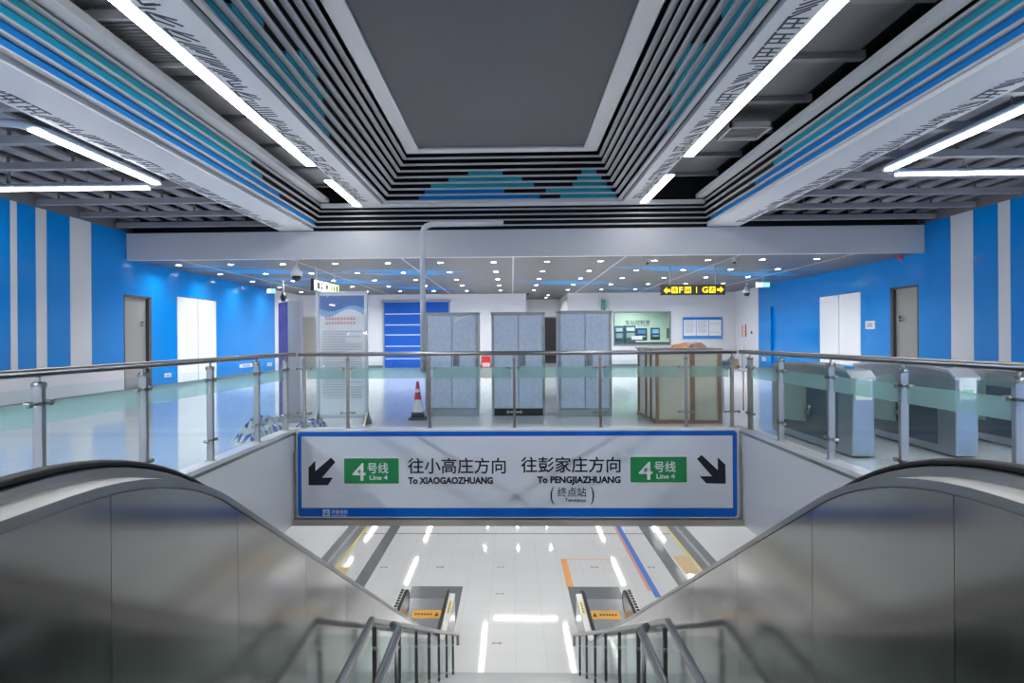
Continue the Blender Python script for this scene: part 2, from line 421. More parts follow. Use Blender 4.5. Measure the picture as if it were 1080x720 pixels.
b.box(p.x, q.x, YB+.045, YB+.055, p.z, q.z); b.build('paper_notice', WHITEPL, r)
# room behind the window
b = MB(); b.box(wx0-1, wx1+1, 35.9, 36, 0, 4.3); b.box(wx0-1, wx0-.9, YB+.16, 35.9, 0, 4.3); b.box(wx1+.9, wx1+1, YB+.16, 35.9, 0, 4.3)
struct(b.build('wall_control_room', mat('pale green control room wall', (.62, .72, .66), .5)))
# ---- low ceiling of strips
b = MB(); y = 17.5; i = 0
bl = {}
def blue_rng(px0, px1, py):
    d = at(px0, py, 20); k = (ZC-1.5)/(d.z-1.5); Y = 20*k
    e = at(px1, py, 20); i_ = int(round((Y-17.5)/.24))
    for q, sh in enumerate((0, .5, 1.1, 1.6)): bl.setdefault(i_+q-1, []).append((CAM.x+(d.x-CAM.x)*k+sh, CAM.x+(e.x-CAM.x)*k+sh))
for a in ((362, 445, 286), (350, 445, 288), (232, 330, 288), (205, 300, 286), (641, 740, 282), (648, 725, 284), (732, 806, 288), (745, 815, 290), (800, 880, 285), (543, 612, 297),
          (540, 606, 299), (395, 440, 303), (405, 455, 304.5), (330, 380, 296), (312, 372, 298), (770, 830, 294), (790, 830, 297), (620, 680, 304), (250, 330, 294), (275, 320, 300), (850, 930, 279), (150, 215, 281)): blue_rng(*a)
while y < 37:
    xs = [(XL-.3, XR+.3, 0)]
    for (a, c) in bl.get(i, []):
        new = []
        for (p0, p1, mi) in xs:
            if mi == 0 and a > p0 and c < p1: new += [(p0, a, 0), (a, c, 1), (c, p1, 0)]
            else: new.append((p0, p1, mi))
        xs = new
    for (p0, p1, mi) in xs: b.box(p0, p1, y, y+.215, ZC, ZC+.03, mi)
    y += .24; i += 1
b.box(XL-.3, XR+.3, 17.5, 37.2, ZC+.05, ZC+.12, 2)
for X in (-9.8, -6.53, -3.27, 0, 3.27, 6.53, 9.8): b.box(X-.02, X+.02, 17.5, 32, ZC-.012, ZC, 3)
struct(b.build('ceiling_low', [CEILGREY, CEILBLUE, VOID, SLAT]))
# fascia beam
b = MB(); b.box(XL, XR, 17.4, 17.5, ZC-.02, 4.63); b.box(XL, XR, 17.5, 17.9, 4.5, 4.63); b.box(XL, XR, 17.5, 17.56, ZC-.02, ZC)
struct(b.build('trim_5', FASCIA))
b = MB(); b.box(XL-.2, XR+.2, 17.9, 18.0, ZC+.15, 7.4); struct(b.build('wall_above_fascia', VOID))
b = MB(); b.box(XL-.2, XR+.2, Y0, 18.0, 7.4, 7.5); struct(b.build('ceiling_slab', VOID))
# ---- central dark soffit and its white frame
ZP = 6.35; YP = 15.5
b = MB(); b.box(-2.46, 1.86, Y0, YP+.05, ZP+.06, ZP+.12); struct(b.build('ceiling', SOFFIT))
b = MB()
b.box(-2.80, -2.42, Y0, YP+.32, ZP, ZP+.05); b.box(1.82, 2.22, Y0, YP+.32, ZP, ZP+.05); b.box(-2.42, 1.82, YP, YP+.32, ZP, ZP+.05)
b.box(-2.80, -2.76, Y0, YP+.32, ZP, ZP+.16); b.box(2.18, 2.22, Y0, YP+.32, ZP, ZP+.16)
struct(b.build('trim_6', BAND))
# ---- inner coffer of sloping slats (8) with coloured infill in the gaps
NS = 8
def coffer(t):  # t=0 bottom/outer .. 1 top/inner
    return (-3.60+.78*t, 2.98-.72*t, 16.72-.78*t, 5.22+1.1*t)
b = MB()
def ring(b, xl, xr, yb, z, w=.105, h=.036, mi=0):
    c = .012
    pr = [(-w/2, -h/2+c), (-w/2+c, -h/2), (w/2-c, -h/2), (w/2, -h/2+c), (w/2, h/2), (-w/2, h/2)]   # section: (outwards, up)
    rings = [[(xl-o, Y0, z+q) for o, q in pr], [(xl-o, yb+o, z+q) for o, q in pr], [(xr+o, yb+o, z+q) for o, q in pr], [(xr+o, Y0, z+q) for o, q in pr]]
    n = len(pr); vs = [p for rg in rings for p in rg]
    b.mesh(vs, [(i*n+j, i*n+(j+1) % n, (i+1)*n+(j+1) % n, (i+1)*n+j) for i in range(3) for j in range(n)] + [tuple(range(n)), tuple(range(3*n, 4*n))], mi)
for i in range(NS):
    t = (i+.62)/NS
    ring(b, *coffer(t))
def gapv(g): return coffer((NS - g + .12)/NS)     # g counts the gaps from the top
for g, rngs in {3: [(494, 530, 2), (613.5, 629, 1)], 4: [(473, 550.5, 2), (609, 634, 1)], 5: [(454.5, 563, 2), (604, 640, 2)],
                6: [(448, 531.6, 3), (575.7, 645, 2)], 7: [(442, 569, 3), (591, 650, 2)]}.items():
    xl, xr, yb, z = gapv(g)
    for a, c, mi in rngs:
        b.box(at(a, 190, yb).x, at(c, 190, yb).x, yb-.03, yb+.05, z-.045, z+.045, mi)
for s in (0, 1):
    for g, rngs in {7: [(Y0, 11.4)], 6: [(Y0, 5.6), (7.2, 10.8)], 5: [(Y0, 4.8), (5.2, 7.9), (8.7, 10.4)], 4: [(3.6, 6.8), (9.0, 9.8)], 3: [(4.2, 6.2)]}.items():
        X = gapv(g)[s]; z = gapv(g)[3]; off = -.03 if s == 0 else .03
        for a, c in rngs: b.box(X+off-.045, X+off+.04, a, c, z-.035, z+.035, 1 + (g == 6))
struct(b.build('ceiling_coffer', [SLAT, TEAL, TEAL, BLUE]))
b = MB()                                                       # black hangers and void lining behind the slats
b.box(-3.85, -3.80, Y0, 16.95, 5.4, 7.4); b.box(3.18, 3.23, Y0, 16.95, 5.4, 7.4); b.box(-3.8, 3.2, 17.0, 17.05, 5.4, 7.4)
for X in (-2.6, -1.3, 0, 1.3, 2.6): b.box(X-.03, X+.03, 16.90, 16.96, 5.4, 6.6)
for k in range(10):
    Y = 15.2 - k*1.8
    b.box(-3.75, -3.70, Y, Y+.05, 5.3, 6.4); b.box(3.10, 3.15, Y, Y+.05, 5.3, 6.4)
struct(b.build('ceiling_void', VOID))
# ---- patterned white bands
def motif(b, xa, xb, y0, y1, z, mi, seed, flip=1):
    """angular comb-like figures printed along one edge of a band"""
    R = random.Random(seed); y = y0; w = xb - xa; th = .017
    def bar(p, q, t=th):
        p = Vector((p[0], p[1], 0)); q = Vector((q[0], q[1], 0)); d = (q-p); n = Vector((-d.y, d.x, 0)).normalized()*t
        b.prism([(p-n)+Vector((0,0,z-.003)), (p+n)+Vector((0,0,z-.003)), (q+n)+Vector((0,0,z-.003)), (q-n)+Vector((0,0,z-.003))], (0, 0, .003), mi)
    while y < y1 - .5:
        k = R.randrange(5); L = .34
        X = lambda u: xa + w*u
        if k == 0:
            bar((X(.05), y), (X(.05), y+L))
            for j in range(4): bar((X(.05), y+.03+j*.09), (X(R.choice((.55, .95))), y+.03+j*.09))
        elif k == 1:
            for j in range(4): bar((X(.05+.1*j), y-.05+.09*j), (X(.95), y+.14+.09*j))
        elif k == 2:
            bar((X(.95), y), (X(.95), y+L)); bar((X(.45), y+.05), (X(.45), y+L-.05))
            for j in range(3): bar((X(.1), y+.06+j*.11), (X(.95), y+.06+j*.11))
        elif k == 3:
            bar((X(.95), y+L), (X(.3), y+L*.2)); bar((X(.95), y+L*.6), (X(.1), y)); bar((X(.1), y), (X(.1), y+.2)); bar((X(.6), y+L), (X(.1), y+L*.5))
        else:
            bar((X(.3), y), (X(.3), y+L*.7)); bar((X(.3), y+L*.7), (X(.95), y+L*.7))
            for j in range(3): bar((X(.3), y+.02+j*.1), (X(.8), y+.02+j*.1))
            bar((X(.0), y+L*.85), (X(.6), y+L*.95))
        y += L + .03
def band(name, x0, x1, z, yend, pa, pb, seed, th=.10):
    b = MB(); b.box(x0, x1, Y0, yend, z, z+th); motif(b, pa, pb, 2.0, yend-.3, z, 1, seed)
    return struct(b.build(name, [BAND, INK]))
band('ceiling_band', -4.25, -3.66, 5.25, 17.2, -4.23, -3.93, 3)
band('ceiling_band', 3.04, 3.52, 5.25, 17.2, 3.50, 3.21, 4)
band('ceiling_band', -6.74, -5.76, 4.65, 17.4, -6.70, -6.40, 5, .14)
band('ceiling_band', 5.52, 6.42, 4.65, 17.4, 6.38, 6.08, 6, .14)
b = MB(); b.box(-3.66, 3.04, 16.78, 17.2, 5.25, 5.35); b.box(-5.45, -4.25, 17.05, 17.2, 5.25, 5.35); b.box(3.52, 5.35, 17.05, 17.2, 5.25, 5.35)
b.box(-5.50, -5.24, Y0, 17.2, 5.40, 5.52); b.box(5.14, 5.34, Y0, 17.2, 5.40, 5.52)
struct(b.build('trim_7', BAND))
# ---- outer slats (5) running along both sides and across the back
b = MB()
for i in range(5):
    t = i/4; z = 5.34 - .60*t; xl = -5.50-.17*t; xr = 5.40+.12*t
    ring(b, xl, xr, 17.33, z, .075, .036)
for i, (yl_, yr_, mi) in enumerate(((12.7, 12.4, 1), (13.35, 12.85, 2), (14.45, 13.9, 3), (17.2, 17.1, 3))):
    t = (i+.5)/4; z = 5.34-.60*t; xl = -5.53-.17*t; xr = 5.43+.12*t
    b.box(xl-.03, xl+.02, Y0, yl_, z-.052, z+.052, mi); b.box(xr-.02, xr+.03, Y0, yr_, z-.052, z+.052, mi)
for X in [-4.9+1.22*k for k in range(9)]: b.box(X-.015, X+.015, 17.42, 17.45, 4.6, 5.5, 4)
b.box(-5.95, -5.90, Y0, 17.35, 4.8, 5.6, 4); b.box(5.72, 5.77, Y0, 17.35, 4.8, 5.6, 4)
struct(b.build('ceiling_slats', [SLAT, TEAL, CYAN, BLUE, VOID]))
# ---- grey panels in the open slots between the bands
b = MB()
for k in range(17):
    y = 16.6 - 1.72*k
    b.box(3.55, 5.45, y-1.45, y, 6.0, 6.04); b.box(-6.1, -4.35, y-1.45, y, 5.80, 5.84, 3)  # left panels painted paler to make up for weak light in their slot
    b.box(3.3, 5.6, y+.06, y+.2, 5.92, 6.05, 1); b.box(-6.2, -4.4, y+.06, y+.2, 5.74, 5.85, 1)
b.box(-6.3, -5.0, Y0, 17.2, 6.35, 6.4, 2); b.box(4.6, 6, Y0, 17.2, 6.35, 6.4, 2)
struct(b.build('ceiling_panels', [GREYPANEL, JOIST, VOID, mat('lit-toned grey panel', (.42, .42, .44), .6)]))
# ---- open joist ceilings over the side aisles
b = MB()
for x0, x1 in ((XL, -6.6), (6.3, XR)):
    n = int((x1-x0)/.62)
    for k in range(n+1):
        X = x0 + .25 + k*.62
        b.box(X-.15, X+.15, Y0, 17.4, 4.98, 5.03, 0)
    y = 17.0
    while y > Y0:
        b.box(x0, x1, y-.07, y+.07, 4.73, 4.86, 0)
        for k in range(n//2+1): b.box(x0+.5+k*1.24-.02, x0+.5+k*1.24+.02, y-.02, y+.02, 4.85, 5.6, 1)
        y -= 1.45
    b.box(x0, x1, Y0, 17.4, 5.75, 5.8, 1)
    for k in range(3):
        X = x0 + 1.0 + k*1.5
        b.tube([(X, Y0, 5.45), (X, 17.3, 5.45)], .09, 8, 0)
struct(b.build('ceiling_joists', [JOIST, DARKWALL]))
# ---- lower level shell
b = MB()
b.box(-11.5, 11.5, YE+.17, 50, -1.40, -1.3)
b.box(-11.5, -PX-.17, 2, YE+.17, -1.40, -1.3); b.box(PX+.17, 11.5, 2, YE+.17, -1.40, -1.3)
struct(b.build('ceiling_platform', mat('platform ceiling', (.42, .43, .46), .6)))
b = MB(); b.box(-11.7, -11.5, 2, 50, ZL, -1.3); struct(b.build('wall_platform_left', WALLPLAIN))
b = MB(); b.box(11.5, 11.7, 2, 50, ZL, -1.3); struct(b.build('wall_platform_right', WALLPLAIN))
b = MB(); b.box(-11.7, 11.7, 50, 50.2, ZL, -1.3); struct(b.build('wall_platform_back', WALLPLAIN))
b = MB(); b.box(-11.7, 11.7, 1.8, 2, ZL, -1.3); struct(b.build('wall_platform_front', WALLPLAIN))
# floor bands and tapes on the lower floor (thin inlays)
zt = ZL + .004
def inlay(name, x0, x1, y0, y1, m, dz=0):
    b = MB(); b.box(x0, x1, y0, y1, ZL-.002, zt+dz); return struct(b.build(name, m))
b = MB()
for s in (-1, 1):
    o = 0 if s < 0 else .12
    for (xa, xb, mi) in ((6.58, 6.88, 0), (6.88, 7.02, 1), (7.02, 7.35, 0), (5.06, 5.5, 0)):
        b.box(s*(xa+o if xa > 6 or s < 0 else xa+.4), s*(xb+o if xa > 6 or s < 0 else xb+.4), 10, 49, ZL-.002, zt, mi)
b.box(-11.5, -7.35, 10, 49, ZL-.002, zt, 2); b.box(7.47, 11.5, 10, 49, ZL-.002, zt, 2)
b.box(-7.2, 7.2, 25.8, 25.86, ZL-.002, zt+.001, 3)
struct(b.build('floor_bands', [BANDGREY, BANDLIGHT, FLOORTOP, SEAM]))
def tape(name, x0, x1, y0, y1, m, label):
    b = MB(); b.box(x0, x1, y0, y1, zt, zt+.004); return tag(b.build(name, m), label, 'floor tape')
tape('floor_tape', -6.56, -6.46, 19, 40, STICKYEL, 'long yellow-orange line on the platform floor beside the left grey band')
tape('floor_tape', 6.58, 6.68, 19, 40, STICKYEL, 'long yellow-orange line on the platform floor beside the right grey band')
tape('floor_tape', 4.36, 4.46, 20.0, 40, PINK, 'long salmon pink tape line on the platform floor behind the right escalator')
tape('floor_tape', 4.47, 4.67, 19.5, 40, TAPEBLUE, 'long blue tape line on the platform floor next to the pink tape')
b = MB(); b.box(1.72, 1.95, 20.3, 22.9, zt, zt+.004); b.box(1.95, 3.6, 22.82, 22.86, zt, zt+.004)
tag(b.build('floor_tape', ORANGE), 'orange corner-shaped floor mark beyond the right escalator landing', 'floor tape')
b = MB(); b.box(-6.5, -6.0, 21.3, 22.0, zt, zt+.006); tag(b.build('tactile_tile', WARMTILE), 'ochre tactile tile on the platform floor near the left edge', 'floor tile')
b = MB(); b.box(6.0, 6.5, 21.5, 23.2, zt, zt+.006); tag(b.build('tactile_tile', WARMTILE), 'ochre tactile tile on the platform floor near the right edge', 'floor tile')
i = 0
for px, py, where in ((405, 598, 'far left, near the grey band'), (464, 598, 'left of the middle, beyond the left escalator'), (528, 598, 'middle, beyond both escalators'), (627, 598, 'beyond the right escalator'),
               (687, 598, 'far right, beside the pink tape'), (527, 626, 'middle, level with the escalator ends'), (524, 678, 'middle, just past the foot of the stairs')):
    d = at(px, py, 20); k = (1.5-ZL)/(1.5-d.z); X, Y = CAM.x+(d.x-CAM.x)*k, 20*k
    b = MB()
    for s in (-.09, .09): b.lathe((X+s, Y, ZL), [(.05, 0), (.05, .012), (.03, .015)], 10)
    b.box(X-.12, X+.12, Y-.02, Y+.02, ZL, ZL+.008)
    tag(b.build('floor_socket', STEEL), 'tiny twin round socket in the platform floor, ' + where, 'floor socket', 'floor sockets on the platform')

# ================================================================== LIGHTS
def linear_light(x0, x1, z, y0, y1, label, m=LED):
    r = thing('linear_light', label, 'ceiling light', ((x0+x1)/2, y1, z+.1), 'long linear ceiling lights')
    b = MB(); b.box(x0-.015, x1+.015, y0, y1+.02, z+.02, z+.085); b.build('light_housing', HOUSE, r)
    y = y1
    while y > y0 + .1:
        ya = max(y0, y-1.42)
        b = MB(); b.box(x0, x1, ya+.008, y-.008, z, z+.02); b.build('diffuser', m, r); y -= 1.42
    return r
linear_light(-4.48, -4.27, 5.262, Y0+.2, 13.04, 'long white linear light along the left patterned band, over the left escalator')
linear_light(-4.48, -4.27, 5.262, 14.3, 17.0, 'short white linear light at the far end of the left patterned band')
linear_light(3.56, 3.75, 5.262, Y0+.2, 12.75, 'long white linear light along the right patterned band, over the right escalator')
linear_light(3.56, 3.75, 5.262, 14.2, 17.0, 'short white linear light at the far end of the right patterned band')
def corner_light(s, label, ya, yb, xo):
    r = thing('linear_light', label, 'ceiling light', (s*xo, yb, 4.635), 'corner shaped lights of the side aisles')
    X = s*xo; w = .07
    b = MB()
    path = [(s*11.1, ya, 4.635), (X+s*.45, ya, 4.635), (X+s*.12, ya+.12, 4.635), (X, ya+.45, 4.635), (X, yb-.45, 4.635), (X+s*.12, yb-.12, 4.635), (X+s*.45, yb, 4.635), (s*11.1, yb, 4.635)]
    b.tube(path, .13, 8, 0, ry=.05); b.build('light_housing', HOUSE, r)
    n = 2; L = (yb-.3-(ya+.2))/n
    for k in range(n):
        d = MB(); d.box(X-w, X+w, ya+.2+k*L+.008, ya+.2+(k+1)*L-.008, 4.565, 4.59); d.build('diffuser', LED, r)
    xa = X+s*.35
    for k in range(2):
        L2 = (11.1-abs(xa))/2
        a_ = xa+s*k*L2; c_ = xa+s*(k+1)*L2
        d = MB(); d.box(min(a_, c_)+.008, max(a_, c_)-.008, yb-w, yb+w, 4.565, 4.59); d.build('diffuser', LED, r)
    for (hx, hy) in ((X, ya+.6), (X, yb-.6), (X+s*1.6, yb), (X+s*3.2, yb)):
        h = MB(); h.tube([(hx, hy, 4.68), (hx, hy, 4.99)], .012, 6); h.build('hanger', JOIST, r)
corner_light(-1, 'corner-shaped white light hanging over the left aisle by the striped blue wall', 8.45, 12.05, 7.0)
corner_light(1, 'corner-shaped white light hanging over the right aisle by the striped blue wall', 8.05, 11.75, 6.95)
for s in (-1, 1):
    linear_light(s*9-.09, s*9+.09, 4.645, -7.5, 5.5, '%s aisle fill light added out of view behind the camera position' % ('left' if s < 0 else 'right'), LEDFILL)  # added pair outside the view, far stronger, to brighten the hall
# downlights
def lamp(loc, power, size, parent, spread=150):
    l = bpy.data.lights.new('lamp', 'AREA'); l.shape = 'DISK'; l.size = size; l.energy = power; l.color = (1, .99, .97); l.spread = math.radians(spread)
    o = bpy.data.objects.new('lamp', l); C.objects.link(o); o.location = loc
    if parent: attach(o, parent)
    return o
dmesh = MB().lathe((0, 0, 0), [(.11, 0), (.11, .012), (.085, .014), (.085, .002)], 14)
dm = None
ROWN = ['first row behind the white beam', 'second row behind the white beam', 'third row behind the white beam', 'fourth row behind the white beam', 'back row by the far wall']
ORD = ['first', 'second', 'third', 'fourth', 'fifth', 'sixth', 'seventh', 'eighth', 'ninth', 'tenth', 'eleventh', 'twelfth', 'thirteenth']
for ri, Y in enumerate((18.7, 21.4, 24.1, 26.9, 29.7)):
    for ci in range(13):
        X = -.60 + 1.64*(ci-6)
        lab = 'round ceiling downlight, %s from the left, %s' % (ORD[ci], ROWN[ri])
        if dm is None:
            r = thing('downlight', lab, 'downlight', (0, 0, 0), 'round downlights in the low ceiling')
            b = MB(); b.lathe((0, 0, 0), [(.105, .0), (.105, -.012), (.085, -.016), (.085, -.004)], 14); b.build('rim', WHITEPL, r)
            b = MB(); b.lathe((0, 0, 0), [(.082, -.002), (.082, -.012)], 14); b.build('lens', SPOTLENS, r)
            lamp((0, 0, -.03), 13, .16, r)
            dm = r
        else: r = copy_tree(dm); r['label'] = lab
        r.location = (X, Y, ZC)
# two downlights of the corridor
for k, Y in enumerate((33.2, 35.2)):
    r = copy_tree(dm); r.location = (1.95, Y, ZC); r['label'] = 'small downlight in the corridor ceiling at the back, %s one' % ('nearer', 'farther')[k]; r['group'] = 'corridor downlights'
# platform level lights
def low_light(x0, x1, y0, y1, label, m=None):
    r = thing('linear_light', label, 'ceiling light', ((x0+x1)/2, (y0+y1)/2, -1.4), 'platform ceiling lights mirrored in the floor')
    b = MB(); b.box(x0-.02, x1+.02, y0-.02, y1+.02, -1.47, -1.404); b.build('light_housing', HOUSE, r)
    b = MB(); b.box(x0, x1, y0, y1, -1.49, -1.47); b.build('diffuser', m or LEDLOW, r)
for s, nm in ((-1, 'left'), (1, 'right')):
    for (a, c), w in zip(((18, 22), (25.2, 29.2), (33.7, 37.6), (41, 44.6)), ('unseen fill added over the escalator foot', 'second from the stairs, mirrored in the floor', 'third from the stairs, mirrored in the floor', 'farthest from the stairs, mirrored in the floor')):
        low_light(s*6.05-.09, s*6.05+.09, a, c, 'linear light on the platform ceiling, %s row, %s' % (nm, w), LEDLOWFILL if c < 23 else None)  # nearest pair is added outside the view to brighten the platform
    for (a, c), w in zip(((25, 29), (33.7, 37.6), (41, 44.6)), ('near', 'middle', 'far')):
        low_light(s*10.1-.09, s*10.1+.09, a, c, 'outer linear light above the %s platform edge, %s one' % (nm, w))
low_light(-1.5, -1.32, 24.8, 29.0, 'linear light on the platform ceiling mirrored left of the middle past the stairs')
low_light(2.3, 2.48, 24.8, 29.0, 'linear light on the platform ceiling mirrored right of the middle past the stairs')
low_light(-1.0, 2.05, 29.5, 29.68, 'crosswise linear light on the platform ceiling mirrored past the stairs')
for k, Y in enumerate((12.0, 15.5, 19.0)):
    low_light(-3.0, 3.0, Y, Y+.18, 'crosswise fill light added unseen over the stairs, %s one' % ('nearest', 'middle', 'farthest')[k], LEDLOWFILL)  # added fill lights, never in view, for the lower level
for X, nm in ((-1.9, 'left'), (.25, 'middle'), (2.4, 'right')):
    for Y, w in ((39.7, 'near'), (44.2, 'far')):
        r = copy_tree(dm); r.location = (X, Y, -1.4); r['label'] = 'round downlight on the platform ceiling, %s column, %s one' % (nm, w); r['group'] = 'platform downlights'

# ================================================================== BALUSTRADES
RZ = 1.27
def post_mesh(w=.072, d=.02):
    """upright flat post at the origin, its broad face towards -y"""
    b = MB(); b.box(-w/2, w/2, -d, d, .10, 1.16)
    b.tube([(-w*.62, 0, 1.175), (w*.62, 0, 1.175)], .026, 12)
    b.tube([(0, 0, 1.17), (0, 0, RZ-.02)], .014, 8)
    b.box(-w/2-.02, w/2+.02, -d-.02, d+.02, .10, .108)
    return b
def clamp_mesh(z, along):
    b = MB(); b.tube([(-.10, 0, z), (.10, 0, z)], .011, 8)
    for s in (-1, 1):
        b.lathe((s*.10, -.028, z), [(.021, 0), (.023, .01), (.023, .045), (.021, .055)], 12, axis='Y')
    b.box(-.045, .045, -.036, .036, z-.012, z+.012)
    return b
def balustrade(label, pts_fn, rail_pts, axis, glass_rngs, gpos):
    """axis 'y': runs along y at x=gpos; axis 'x': runs along x at y=gpos"""
    r = thing('glass_balustrade', label, 'railing', (gpos, 5, .1) if axis == 'y' else (0, gpos, .1))
    b = MB(); b.tube(rail_pts, .033, 14); b.build('handrail', STEEL, r)
    rot = Matrix.Rotation(PI/2, 4, 'Z') if axis == 'y' else Matrix.Identity(4)
    for q in pts_fn:
        T = Matrix.Translation((gpos, q, 0) if axis == 'y' else (q, gpos, 0)) @ (Matrix.Identity(4) if axis == 'y' else Matrix.Identity(4))
        # the broad face looks at the camera either way; clamps run along the rail
        pm = post_mesh() if axis == 'y' else post_mesh(.042, .03); pm.v = [tuple(T @ Vector(v)) for v in pm.v]; po = pm.build('post', STEEL, r)
        T2 = Matrix.Translation((gpos, q, 0) if axis == 'y' else (q, gpos, 0)) @ rot
        for z in (.34, 1.04):
            cm = clamp_mesh(z, axis); cm.v = [tuple(T2 @ Vector(v)) for v in cm.v]; cm.build('glass_clamp', STEEL, po)
    for a, c in glass_rngs:
        g = MB()
        def pane(z0, z1, mi):
            if axis == 'y': g.face([(gpos, a, z0), (gpos, c, z0), (gpos, c, z1), (gpos, a, z1)], mi)
            else: g.face([(a, gpos, z0), (c, gpos, z0), (c, gpos, z1), (a, gpos, z1)], mi)
        pane(.14, .88, 0); pane(.88, 1.05, 1); pane(1.05, 1.155, 0)
        g.build('glass_panel', [GLASS, FROST], r, fix=False)
XC = PX + .07; YC = YE + .07
yp = [.6, 1.88, 3.16, 4.43, 5.71, 6.99, 8.28, 9.33]
def mids(a): return [(a[i]+.05, a[i+1]-.05) for i in range(len(a)-1)]
balustrade('left glass balustrade with a steel handrail, above the left escalator', yp, [(-XC, .5, RZ), (-XC, 9.45, RZ), (-XC+.08, YC-.03, RZ)], 'y', mids(yp), -XC)
balustrade('right glass balustrade with a steel handrail, above the right escalator', yp, [(XC, .5, RZ), (XC, 9.45, RZ), (XC-.08, YC-.03, RZ)], 'y', mids(yp), XC)
xp = [-3.36, -2.66, -1.36, -.02, 1.33, 2.67, 3.38]
balustrade('back glass balustrade with a steel handrail, standing above the blue and white sign', xp, [(-XC+.12, YC, RZ), (XC-.12, YC, RZ)], 'x', mids(xp), YC)

# ================================================================== ESCALATORS
R0 = 2.7; TH = math.radians(30); Yk, Zk = 3.0, .906; Ybk = Yk + (.906-(ZL+.906))/math.tan(TH)
def prof(dz=0, n=9, y0=-.4, y1=17.6):
    """deck line offset by dz; knees are arcs"""
    out = [(y0, Zk+dz)]
    tl = R0*math.tan(TH/2)
    for i in range(n+1):
        a = TH*i/n; out.append((Yk-tl+R0*math.sin(a), Zk-R0*(1-math.cos(a))+dz))
    for i in range(n, -1, -1):
        a = TH*i/n; out.append((Ybk+tl-R0*math.sin(a), ZL+.906+R0*(1-math.cos(a))+dz))
    out.append((y1, ZL+.906+dz)); return out
def interp(pr, y):
    for (a, za), (b_, zb) in zip(pr, pr[1:]):
        if a <= y <= b_: return za+(zb-za)*(y-a)/(b_-a)
    return pr[-1][1] if y > pr[-1][0] else pr[0][1]
def split_prof(pr, ya, yb):
    return [(ya, interp(pr, ya))] + [p for p in pr if ya < p[0] < yb] + [(yb, interp(pr, yb))]
